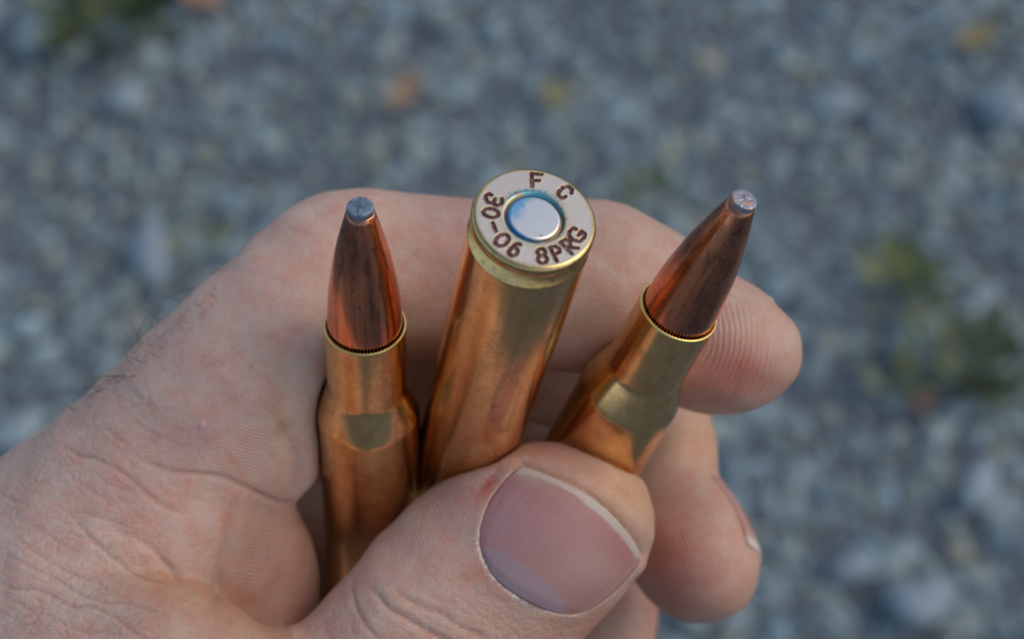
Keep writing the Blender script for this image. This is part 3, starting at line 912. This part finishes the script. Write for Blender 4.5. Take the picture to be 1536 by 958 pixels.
paint(.45 * blob(745, 700, 40, 6, -45) * ispart('thumb') * np.clip(.4 + n3(6.3, .7), 0, 1), PALE)
HTINT = np.concatenate([np.clip(T, 0, 1), np.ones((len(HV), 1))], 1)

# ---- papillary ridges (phase and strength for the fine relief)
PH = np.zeros(len(HV)); RM = np.zeros(len(HV))
for w, ph in (
    (1.0 * blob(1105, 535, 95, 80, 20, 4) * ispart('index'), np.hypot(PX - 1000, (PY - 500) * .9) / 8.3),
    (.9 * blob(1010, 790, 90, 120, 0, 4) * ispart('middle', 'ring'), np.hypot(PX - 1330, (PY - 690) * .9) / 6.6),
    (.75 * blob(385, 665, 75, 60, 0, 3) * ~ispart('thumb'), (PY - .12 * PX + 5 * np.sin(PX / 40)) / 5.2),
    (.70 * blob(405, 830, 75, 75, 0, 3) * ~ispart('thumb'), (PY - .30 * PX + 4 * np.sin(PX / 30)) / 6.0),
    (.35 * blob(640, 770, 90, 60, -45, 3) * ispart('thumb'), (PX * .8 - PY * .35) / 6.0),
    (.35 * blob(900, 700, 90, 60, 40, 3) * ispart('thumb'), np.hypot(PX - 850, PY - 800) / 6.2),
    (.10 * blob(660, 430, 110, 110, 0, 4) * ispart('index'), (PX * .55 + PY * .8) / 6.4),
    (.10 * blob(900, 420, 110, 110, 0, 4) * ispart('index'), (PX * .7 - PY * .7) / 6.4),
):
    m_ = w > RM; PH[m_] = ph[m_]; RM[m_] = w[m_]
RM *= (1 - np.clip(CAV, 0, 1) * .5)
ROUGHM = np.clip((ispart('web', 'hump', 'palm', 'palm2', 'wrist', 'index') * np.clip((430 - PX) / 330, 0, 1)), 0, 1)     # coarse lined skin near the wrist
ROUGHM = np.maximum(ROUGHM, ispart('thumb') * np.clip((PY - 830) / 110, 0, 1) * .8)

m = Mat("skin")
tn = m.attr("tint", "Color")
mot = m.noise(m.coord(420), 1.0, 4, .6)
fine = m.noise(m.coord(2300), 1.0, 3, .6)
c = m.mix(m.ramp(mot, [(.40, 0.0), (.66, .75)]), tn, m.mix(1.0, tn, (1.0, .76, .72), 'MULTIPLY'))
mot2 = m.noise(m.coord(950), 1.0, 3, .6)
c = m.mix(m.ramp(mot2, [(.45, 0.0), (.68, .42)]), c, m.mix(1.0, c, (.88, .78, .72), 'MULTIPLY'))
c = m.mix(m.ramp(fine, [(.40, 0.0), (.72, .38)]), c, m.mix(1.0, c, (1.18, 1.20, 1.20), 'MULTIPLY'))
m.l(c, m.b.inputs["Base Color"])
m.set(Roughness=.46)
m.b.inputs["Specular IOR Level"].default_value = .42
m.b.inputs["Subsurface Weight"].default_value = .4
m.b.inputs["Subsurface Radius"].default_value = (1.0, .38, .2)
m.b.inputs["Subsurface Scale"].default_value = .0015
sine = m.math('SINE', m.math('MULTIPLY', m.math('ADD', m.attr("ridge_phase"), m.math('MULTIPLY', m.noise(m.coord(260), 1.0, 2), 1.2)), 6.2832))
rid = m.math('MULTIPLY', m.math('MULTIPLY', sine, m.attr("ridge_mask")), m.ramp(m.noise(m.coord(700), 1.0, 2), [(.3, .45), (.6, 1.0)]))
vo = m.n("TexVoronoi", feature='DISTANCE_TO_EDGE'); dv = m.n("VectorMath", operation='ADD')
nzc = m.n("TexNoise", i_Scale=900.0, i_Detail=2.0); tc = m.n("TexCoord"); m.l(tc.outputs["Object"], nzc.inputs["Vector"])
sc_ = m.n("VectorMath", operation='SCALE'); sc_.inputs["Scale"].default_value = .0005; m.l(nzc.outputs["Color"], sc_.inputs[0])
m.l(tc.outputs["Object"], dv.inputs[0]); m.l(sc_.outputs[0], dv.inputs[1])
mp = m.n("Mapping"); mp.inputs["Rotation"].default_value = (0, R(35), R(20)); mp.inputs["Scale"].default_value = (620, 1050, 1050)
m.l(dv.outputs[0], mp.inputs[0]); m.l(mp.outputs[0], vo.inputs["Vector"]); vo.inputs["Scale"].default_value = 1.0
lines = m.math('MULTIPLY', m.ramp(vo.outputs["Distance"], [(0.0, 0.0), (.22, 1.0)]), m.attr("coarse"))
vo2 = m.n("TexVoronoi", feature='DISTANCE_TO_EDGE'); mp2 = m.n("Mapping"); mp2.inputs["Rotation"].default_value = (R(20), R(-30), R(50)); mp2.inputs["Scale"].default_value = (1500, 2300, 2000)
m.l(dv.outputs[0], mp2.inputs[0]); m.l(mp2.outputs[0], vo2.inputs["Vector"]); vo2.inputs["Scale"].default_value = 1.0
micro = m.ramp(vo2.outputs["Distance"], [(0.0, 0.0), (.3, 1.0)])
nb_ = m.bump(micro, .5, .00004)
nb_ = m.bump(fine, .6, .00008, nb_)
nb_ = m.bump(lines, .7, .00009, nb_)
nb_ = m.bump(rid, .9, .000045, nb_)
m.l(nb_, m.b.inputs["Normal"])
rr_ = m.math('ADD', m.math('MULTIPLY', fine, .22), .36); m.l(rr_, m.b.inputs["Roughness"])
MAT_SKIN = m.m

HO = to_world((BLO + BHI) / 2)
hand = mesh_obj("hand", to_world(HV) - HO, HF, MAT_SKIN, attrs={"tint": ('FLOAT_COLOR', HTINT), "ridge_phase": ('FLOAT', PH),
                                                                "ridge_mask": ('FLOAT', RM), "coarse": ('FLOAT', ROUGHM)})
hand.location = HO
tag(hand, "bare left hand with short thumbnail pinching three brass cartridges between thumb and curled fingers", "hand")

m = Mat("fingernail")
tn = m.attr("tint", "Color")
st = m.attr("across")
wv = m.n("TexNoise", i_Scale=1.0, i_Detail=3.0); cmb = m.n("CombineXYZ")
m.l(m.math('MULTIPLY', st, 60.0), cmb.inputs[0]); m.l(cmb.outputs[0], wv.inputs["Vector"])
c = m.mix(m.ramp(m.noise(m.coord(500), 1.0, 3), [(.35, 0.0), (.7, .35)]), tn, m.mix(1.0, tn, (1.08, .90, .87), 'MULTIPLY'))
c = m.mix(m.ramp(wv.outputs["Fac"], [(.40, 0.0), (.62, .35)]), c, m.mix(1.0, c, (.82, .76, .74), 'MULTIPLY'))
m.l(c, m.b.inputs["Base Color"])
m.b.inputs["Subsurface Weight"].default_value = .3
m.b.inputs["Subsurface Radius"].default_value = (1.0, .4, .25); m.b.inputs["Subsurface Scale"].default_value = .001
m.set(Roughness=.43); m.b.inputs["Specular IOR Level"].default_value = .45
b1 = m.bump(wv.outputs["Fac"], .9, .00010); b1 = m.bump(m.noise(m.coord(1800), 1.0, 3), .25, .00003, b1)
m.l(b1, m.b.inputs["Normal"])
MAT_NAIL = m.m


def plate(name, top, tint, across, parent, thick=.38):
    """closed thin plate from a grid of hand-frame points (nv, nu, 3); thickness is added away from the viewer side normal"""
    nv_, nu_ = top.shape[:2]
    du = np.gradient(top, axis=1); dv_ = np.gradient(top, axis=0); n_ = np.cross(du, dv_); n_ /= np.linalg.norm(n_, axis=-1, keepdims=True)
    if (n_[nv_ // 2, nu_ // 2] @ plate.out) < 0: n_ = -n_
    bot = top - n_ * thick
    V = np.concatenate([top.reshape(-1, 3), bot.reshape(-1, 3)]); N = nv_ * nu_
    i = np.arange(nv_ - 1)[:, None] * nu_; j = np.arange(nu_ - 1)[None]
    q = np.stack([i + j, i + j + 1, i + nu_ + j + 1, i + nu_ + j], -1).reshape(-1, 4)
    ring = np.r_[np.arange(nu_), np.arange(1, nv_) * nu_ + nu_ - 1, (nv_ - 1) * nu_ + np.arange(nu_ - 2, -1, -1), np.arange(nv_ - 2, 0, -1) * nu_]
    r2 = np.roll(ring, -1)
    side = np.stack([ring, ring + N, r2 + N, r2], 1)
    F = np.concatenate([q, q[:, ::-1] + N, side])
    o = mesh_obj(name, to_world(V) - HO, F, MAT_NAIL, attrs={"tint": ('FLOAT_COLOR', np.concatenate([tint, tint])), "across": ('FLOAT', np.r_[across, across])})
    o.parent = parent
    return o


# thumbnail plate
uu = np.repeat(np.linspace(0, 1, NU)[None], NV, 0); vv = np.repeat(np.linspace(0, 1, NV)[:, None], NU, 1)
zq = quad(NPX[..., 0], NPX[..., 1]) @ coef
lift = .10 + .75 * (1 - (2 * uu - 1) ** 2) * (1 - .35 * vv) + .30 * np.clip(1 - vv / .30, 0, 1) ** 1.4 - .30 * np.clip((vv - .90) / .10, 0, 1) - .22 * (np.clip((np.abs(uu - .5) - .42) / .08, 0, 1)) * np.clip(vv * 4, 0, 1)
zq = zq - lift
top = np.stack([(NPX[..., 0] - W / 2) * zq / FPX, (NPX[..., 1] - H / 2) * zq / FPX, zq], -1)
fx, fy = NPX[..., 0].ravel(), NPX[..., 1].ravel()
tint = np.tile([.405, .20, .165], (NU * NV, 1))
def pt(w, c_):
    global tint
    w = np.clip(w, 0, 1)[:, None]; tint = tint * (1 - w) + np.array(c_) * w
def gb(cx, cy, rx, ry, a=0):
    c_, s_ = math.cos(R(a)), math.sin(R(a)); x = (fx - cx) * c_ + (fy - cy) * s_; y = -(fx - cx) * s_ + (fy - cy) * c_
    return np.exp(-((x / rx) ** 2 + (y / ry) ** 2))
pt(.55 * gb(760, 770, 50, 60), (.38, .23, .25)); pt(.6 * gb(885, 850, 45, 35), (.43, .30, .24)); pt(.6 * gb(935, 825, 22, 40, -35), (.42, .16, .14))
pt(.4 * gb(880, 900, 35, 16, -30), (.28, .13, .13)); pt(.6 * gb(790, 712, 40, 12, 25), (.45, .33, .26))
lun = poly_dist(fx, fy, smooth_poly([(726, 820), (748, 824), (775, 838), (804, 858), (832, 882), (846, 900), (850, 922)]))
below = in_poly(fx, fy, np.array([(720, 818), (748, 824), (775, 838), (804, 858), (832, 882), (846, 900), (852, 930), (780, 920), (700, 860)]))
pt(np.where(below, np.clip(.3 + lun / 8, 0, .85), np.exp(-(lun / 3) ** 2) * .3), (.34, .245, .25))
dfe = poly_dist(fx, fy, cF)
band = np.clip((11.5 + 2.5 * np.sin(fx / 23) - dfe) / 2.0, 0, 1)
pt(band, (.50, .42, .33))
pt(.8 * gb(752, 754, 5, 1.6, -35), (.40, .05, .05)); pt(.7 * gb(926, 802, 2.5, 2, 0), (.12, .09, .1))
pt(.5 * np.exp(-(poly_dist(fx, fy, cL) / 2.0) ** 2) * (vv.ravel() > .25), (.25, .06, .06))
pt(.7 * np.exp(-(poly_dist(fx, fy, cR) / 7.0) ** 2) * (vv.ravel() > .12), (.43, .26, .19))
plate.out = np.array([0, 0, -1.0])
plate("thumb_nail", top, np.concatenate([tint, np.ones((len(tint), 1))], 1), uu.ravel(), hand)


def side_nail(a, b, e1_px, phi0, phi1, t0, t1, keep):
    """nail plate on a finger whose last bone runs a -> b; phi is measured from the image-plane side direction, + away from the viewer"""
    a, b = np.array(a), np.array(b); ax = (b - a) / np.linalg.norm(b - a)
    e1 = np.array([e1_px[0], e1_px[1], 0.0]); e1 -= ax * (e1 @ ax); e1 /= np.linalg.norm(e1)
    e2 = np.cross(ax, e1); e2 = e2 if e2[2] > 0 else -e2
    nu_, nv_ = 25, 17
    ph = np.radians(np.linspace(phi0, phi1, nu_))[None, :]; tt = np.linspace(t0, t1, nv_)[:, None]
    curve = .10 * (1 - ((ph - ph.mean()) / (ph.max() - ph.mean())) ** 2)
    O = a + (tt + curve * (tt > (t0 + t1) / 2) * 1.0)[..., None] * (b - a)
    Dr = np.cos(ph)[..., None] * e1 + np.sin(ph)[..., None] * e2 + 0 * O
    lo_, hi_ = np.full(Dr.shape[:2], 2.0), np.full(Dr.shape[:2], 16.0)
    for _ in range(22):
        mid = (lo_ + hi_) / 2; sdv = hand_sdf((O + Dr * mid[..., None]).reshape(-1, 3).astype(np.float32)).reshape(mid.shape)
        lo_ = np.where(sdv < 0, mid, lo_); hi_ = np.where(sdv < 0, hi_, mid)
    rad_ = lo_ + .17
    rad_ = np.maximum(rad_, rad_[: nv_ // 2].mean(0, keepdims=True) * keep)
    top = O + Dr * rad_[..., None]
    tv = np.repeat(((tt - t0) / (t1 - t0)), nu_, 1).ravel()
    tn_ = np.tile([.44, .235, .18], (nu_ * nv_, 1)); w = np.clip((tv - .86) / .05, 0, 1)[:, None]
    tn_ = tn_ * (1 - w) + np.array([.66, .56, .46]) * w
    plate.out = e1
    return plate("finger_nail", top, np.concatenate([tn_, np.ones((len(tn_), 1))], 1), np.repeat(np.linspace(0, 1, nu_)[None], nv_, 0).ravel(), hand, .28)


side_nail(at(1000, 760, 225), at(1052, 846, 221), (1, -.30), -37, 62, .10, 1.24, .87)
side_nail(at(1060, 505, 207), at(1122, 528, 206), (.35, -1), -4, 92, .35, 1.10, .80)

# hairs on the back of the index base
m = Mat("hair"); m.set(Roughness=.5); m.b.inputs["Base Color"].default_value = (.03, .02, .016, 1)
MAT_HAIR = m.m
HAIRS = [([(165, 567), (150, 585), (128, 596), (112, 590)], .05), ([(178, 560), (160, 562), (143, 570), (133, 582)], .04),
         ([(190, 558), (172, 564), (160, 572)], .05), ([(148, 583), (132, 578), (122, 585), (124, 598)], .04),
         ([(112, 615), (100, 608), (94, 602)], .05), ([(152, 580), (140, 576), (128, 576)], .04),
         ([(206, 525), (205, 506), (212, 486), (230, 466)], .03), ([(212, 518), (200, 498), (196, 480)], .03),
         ([(222, 500), (226, 478), (240, 465), (246, 452)], .03), ([(268, 448), (250, 442), (232, 448), (215, 458)], .03),
         ([(300, 428), (284, 434), (262, 440), (244, 450)], .04), ([(240, 480), (216, 462), (200, 455)], .03),
         ([(330, 402), (312, 408), (292, 424)], .03), ([(352, 392), (334, 404), (316, 412)], .025),
         ([(190, 545), (184, 530), (186, 515)], .03), ([(200, 532), (190, 520), (188, 508)], .03),
         ([(205, 560), (190, 562), (172, 575)], .04), ([(250, 492), (243, 500), (240, 512)], .025), ([(262, 485), (250, 492), (241, 505)], .025)]
SV = HV[SEEN]; SPX, SPY = PX[SEEN], PY[SEEN]
cu = bpy.data.curves.new("hair", 'CURVE'); cu.dimensions = '3D'; cu.bevel_depth = .00004; cu.bevel_resolution = 1; cu.resolution_u = 4
extra = []
for q in range(64):
    x0 = random.uniform(130, 330); y0 = 695 - .87 * x0 + (x0 > 160) * 16 + random.uniform(2, 34)
    a_ = random.uniform(2.2, 3.4); ln = random.uniform(12, 26); bend = random.uniform(-.6, .6)
    extra.append(([(x0, y0), (x0 + ln * .5 * math.cos(a_), y0 - ln * .5 * math.sin(a_)), (x0 + ln * math.cos(a_ + bend), y0 - ln * math.sin(a_ + bend))], .018))
for pts, wd in HAIRS + extra:
    k_ = np.argmin((SPX - pts[0][0]) ** 2 + (SPY - pts[0][1]) ** 2); z0 = SV[k_, 2]
    p3 = np.array([at(p[0], p[1], z0 + .2 - .9 * i) for i, p in enumerate(pts)]); p3[0] = SV[k_] + np.array([.3, .3, .5])
    sp = cu.splines.new('NURBS'); sp.points.add(len(p3) - 1)
    sp.use_endpoint_u = True; sp.order_u = 3
    for i, p in enumerate(p3):
        sp.points[i].co = (*(to_world(p) - HO), 1); sp.points[i].radius = 1.05 * wd / .04 * (1.1 - .85 * i / (len(p3) - 1))
ho = bpy.data.objects.new("hair", cu); COL.objects.link(ho); cu.materials.append(MAT_HAIR); ho.parent = hand
ho["kind"] = "stuff"

# ------------------------------------------------------------------ ground
m = Mat("gravel_ground"); m.set(Roughness=.9)
nz = m.noise(m.coord(60), 1.0, 6, .7)
m.l(m.ramp(nz, [(.3, (.06, .076, .083)), (.7, (.16, .19, .205))]), m.b.inputs["Base Color"])
m.l(m.bump(nz, .6, .01), m.b.inputs["Normal"])
g = mesh_obj("ground", [(-900, -900, 0), (900, -900, 0), (900, 900, 0), (-900, 900, 0)], [(0, 1, 2, 3)], m.m, smooth=False)
tag(g, kind="structure")

m = Mat("gravel_stone"); m.set(Roughness=.75)
sp = m.noise(m.coord(400), 1.0, 3, .6)
m.l(m.mix(.35, m.attr("tint", "Color"), m.mix(1.0, m.attr("tint", "Color"), m.ramp(sp, [(.3, .5), (.7, 1.4)]), 'MULTIPLY')), m.b.inputs["Base Color"])
MAT_STONE = m.m


def ico(sub):
    import bmesh
    bm = bmesh.new(); bmesh.ops.create_icosphere(bm, subdivisions=sub, radius=1)
    V = np.array([v.co[:] for v in bm.verts]); F = np.array([[v.index for v in f.verts] for f in bm.faces]); bm.free(); return V, F


IV, IF = ico(1)


def stone_cloud(n, xr, yr, smin_, smax, pw):
    x = rng.uniform(*xr, n); y = rng.uniform(*yr, n)
    s = smin_ + (smax - smin_) * rng.random(n) ** pw
    base = IV[None] * (1 + .28 * rng.normal(size=(n, len(IV), 1)))
    sc = s[:, None] * rng.uniform(.6, 1.25, (n, 3)); sc[:, 2] *= .7
    V = base * sc[:, None, :]
    a = rng.uniform(0, 6.28, n); ca, sa = np.cos(a)[:, None], np.sin(a)[:, None]
    V = np.stack([V[..., 0] * ca - V[..., 1] * sa, V[..., 0] * sa + V[..., 1] * ca, V[..., 2]], -1)
    V += np.stack([x, y, s * .25], -1)[:, None]
    F = (IF[None] + (np.arange(n) * len(IV))[:, None, None]).reshape(-1, 3)
    b = np.exp(rng.normal(-1.66, .15, n))
    hue = rng.normal(0, .05, n)
    b = b * 1.52
    c = np.stack([b * (.80 + hue), b * (1.0 + hue * .3), b * (.955 - hue), np.ones(n)], -1)
    br = rng.random(n) < .08
    c[br, :3] *= np.array([1.25, 1.0, .8])
    return V.reshape(-1, 3), F, np.repeat(c, len(IV), 0)


vs, fs, cs = [], [], []; off_ = 0
for args in ((36000, (-1.1, 1.1), (.05, 2.1), .003, .011, 2.2), (12000, (-2.4, 2.4), (-1.0, 3.8), .005, .013, 1.6), (160, (-.7, .7), (.2, 1.7), .011, .019, 1.6)):
    v, f, c = stone_cloud(*args); vs.append(v); fs.append(f + off_); cs.append(c); off_ += len(v)
gr = mesh_obj("gravel", np.concatenate(vs), np.concatenate(fs), MAT_STONE, smooth=False, attrs={"tint": ('FLOAT_COLOR', np.clip(np.concatenate(cs), 0, .75))})
tag(gr, "loose blue grey crushed stone gravel covering the ground", kind="stuff")


def ground_pt(px, py):
    d = at(px, py, 1.0) @ M3
    return CAM + d * (-CAM[2] / d[2])


# pale stones that stand out of the gravel
MAT_PALE = Mat("pale_stone"); mp_ = MAT_PALE
mp_.set(Roughness=.7)
nz = mp_.noise(mp_.coord(90), 1.0, 5, .65)
mp_.l(mp_.ramp(nz, [(.3, (.20, .245, .26)), (.7, (.31, .37, .39))]), mp_.b.inputs["Base Color"])
mp_.l(mp_.bump(nz, .5, .003), mp_.b.inputs["Normal"])
IV2, IF2 = ico(3)
for px_, py_, sx, sy, rz, lab in (
    (226, 392, .013, .034, .15, "long pale grey stone lying upright in view beside a yellowish weed"),
    (18, 668, .017, .014, .3, "pale rounded stone just above the wrist edge of the hand"),
    (1245, 172, .026, .013, .2, "broad flat pale blue stone in the gravel upper right of the tilted bullet"),
    (1502, 186, .019, .022, .8, "bright pale stone at the right end of the upper gravel"),
    (58, 72, .026, .018, .9, "pale grey stone next to the dark green weed tuft in the top corner"),
    (1374, 918, .018, .017, .2, "small pale stone low in the gravel right of the middle fingertip"),
    (1462, 742, .019, .014, 1.1, "pale grey stone on gravel below the larger green weed"),
    (1275, 862, .015, .012, .5, "small light stone on gravel nearest the middle fingernail"),
    (190, 165, .020, .015, .4, "dull pale stone below the dark green weed tuft"),
):
    g_ = ground_pt(px_, py_)
    lump = 1 + .13 * np.sin(IV2[:, 0] * 3.1 + px_) + .10 * np.sin(IV2[:, 1] * 4.3 + py_) + .07 * np.sin(IV2[:, 2] * 7 + IV2[:, 0] * 5)
    V = IV2 * lump[:, None] * np.array([sx, sy, min(sx, sy) * .7])
    o = mesh_obj("stone", V, IF2, MAT_PALE.m); o.location = (g_[0], g_[1], min(sx, sy) * .45 + .006); o.rotation_euler = (0, 0, rz)
    tag(o, lab, "stone", "pale stones among the gravel")


def leaf_mesh(name, L_, Wd, curl, mat):
    nu_, nv_ = 9, 5; V = []
    for i in range(nu_):
        t = i / (nu_ - 1); w = Wd * math.sin(math.pi * min(1, t * .93 + .06)) ** .8 * (1 - .25 * t)
        for j in range(nv_):
            q = (j / (nv_ - 1) - .5) * 2
            V.append((t * L_, q * w * .5, curl * L_ * t * t + .12 * Wd * q * q + .004 * math.sin(t * 9 + q)))
    F = [(i * nv_ + j, i * nv_ + j + 1, (i + 1) * nv_ + j + 1, (i + 1) * nv_ + j) for i in range(nu_ - 1) for j in range(nv_ - 1)]
    me = bpy.data.meshes.new(name); me.from_pydata(V, [], F); me.polygons.foreach_set("use_smooth", [True] * len(F)); me.materials.append(mat); return me


def leaf_mat(name, c1, c2):
    m = Mat(name); m.set(Roughness=.6)
    nz = m.noise(m.coord(120), 1.0, 4, .6); m.l(m.ramp(nz, [(.35, c1), (.65, c2)]), m.b.inputs["Base Color"]); return m.m


for px_, py_, L_, Wd, rz, c1, c2, lab in (
    (612, 160, .040, .030, .9, (.29, .18, .10), (.36, .25, .15), "orange brown fallen leaf on gravel above the left bullet"),
    (300, 14, .046, .032, 2.4, (.32, .15, .08), (.42, .24, .14), "rusty fallen leaf on gravel at the top edge beside a green weed"),
    (832, 166, .026, .022, 1.4, (.23, .21, .08), (.29, .26, .11), "small olive yellow fallen leaf on gravel above the cartridge base"),
    (1462, 80, .036, .026, .4, (.30, .24, .09), (.37, .28, .12), "yellow fallen leaf on gravel in the top right corner"),
    (1385, 622, .022, .016, .4, (.30, .13, .08), (.38, .2, .12), "small reddish fallen leaf on gravel under the larger green weed"),
):
    g_ = ground_pt(px_, py_)
    o = bpy.data.objects.new("fallen_leaf", leaf_mesh("fallen_leaf", L_, Wd, .18, leaf_mat("leaf_dry", c1, c2))); COL.objects.link(o)
    o.location = (g_[0] - L_ / 2 * math.cos(rz), g_[1] - L_ / 2 * math.sin(rz), .016); o.rotation_euler = (.1, -.05, rz)
    tag(o, lab, "leaf", "fallen leaves on the gravel")

WM = {'dark': leaf_mat("weed_dark", (.07, .10, .04), (.11, .145, .05)), 'bright': leaf_mat("weed_bright", (.15, .175, .05), (.21, .23, .075)),
      'olive': leaf_mat("weed_olive", (.16, .17, .05), (.25, .25, .09)), 'mid': leaf_mat("weed_mid", (.125, .155, .06), (.165, .19, .08))}
WMESH = {k_: leaf_mesh("leaf", 1.0, .42, .25, v_) for k_, v_ in WM.items()}
for px_, py_, rad_, n_, mk, lab in (
    (172, 42, .062, 44, 'dark', "dark green weed tuft growing from gravel in the top left corner"),
    (1338, 448, .040, 20, 'bright', "bright yellow green weed on gravel right of the index fingertip"),
    (1428, 560, .052, 30, 'mid', "largest green weed spreading over gravel at the right"),
    (1345, 596, .028, 14, 'bright', "small bright green weed beside the largest one"),
    (968, 312, .030, 14, 'mid', "small green weed on gravel behind the index finger near the tilted bullet"),
    (302, 388, .026, 12, 'olive', "small yellowish weed on gravel above the index knuckle"),
):
    g_ = ground_pt(px_, py_)
    root = bpy.data.objects.new("weed_plant", None); COL.objects.link(root); root.location = (g_[0], g_[1], .008); root.empty_display_size = .02
    tag(root, lab, "weed", "weeds growing through the gravel")
    for q in range(n_):
        o = bpy.data.objects.new("leaf", WMESH[mk]); COL.objects.link(o); o.parent = root
        a_ = random.uniform(0, 6.28); r_ = rad_ * random.random() ** .7 * .6; L_ = rad_ * random.uniform(.45, .85)
        o.location = (r_ * math.cos(a_), r_ * math.sin(a_), random.uniform(0, .012)); o.scale = (L_, L_ * random.uniform(.7, 1.2), L_)
        o.rotation_euler = (random.uniform(-.3, .3), random.uniform(-.9, -.15), a_ + random.uniform(-.7, .7))
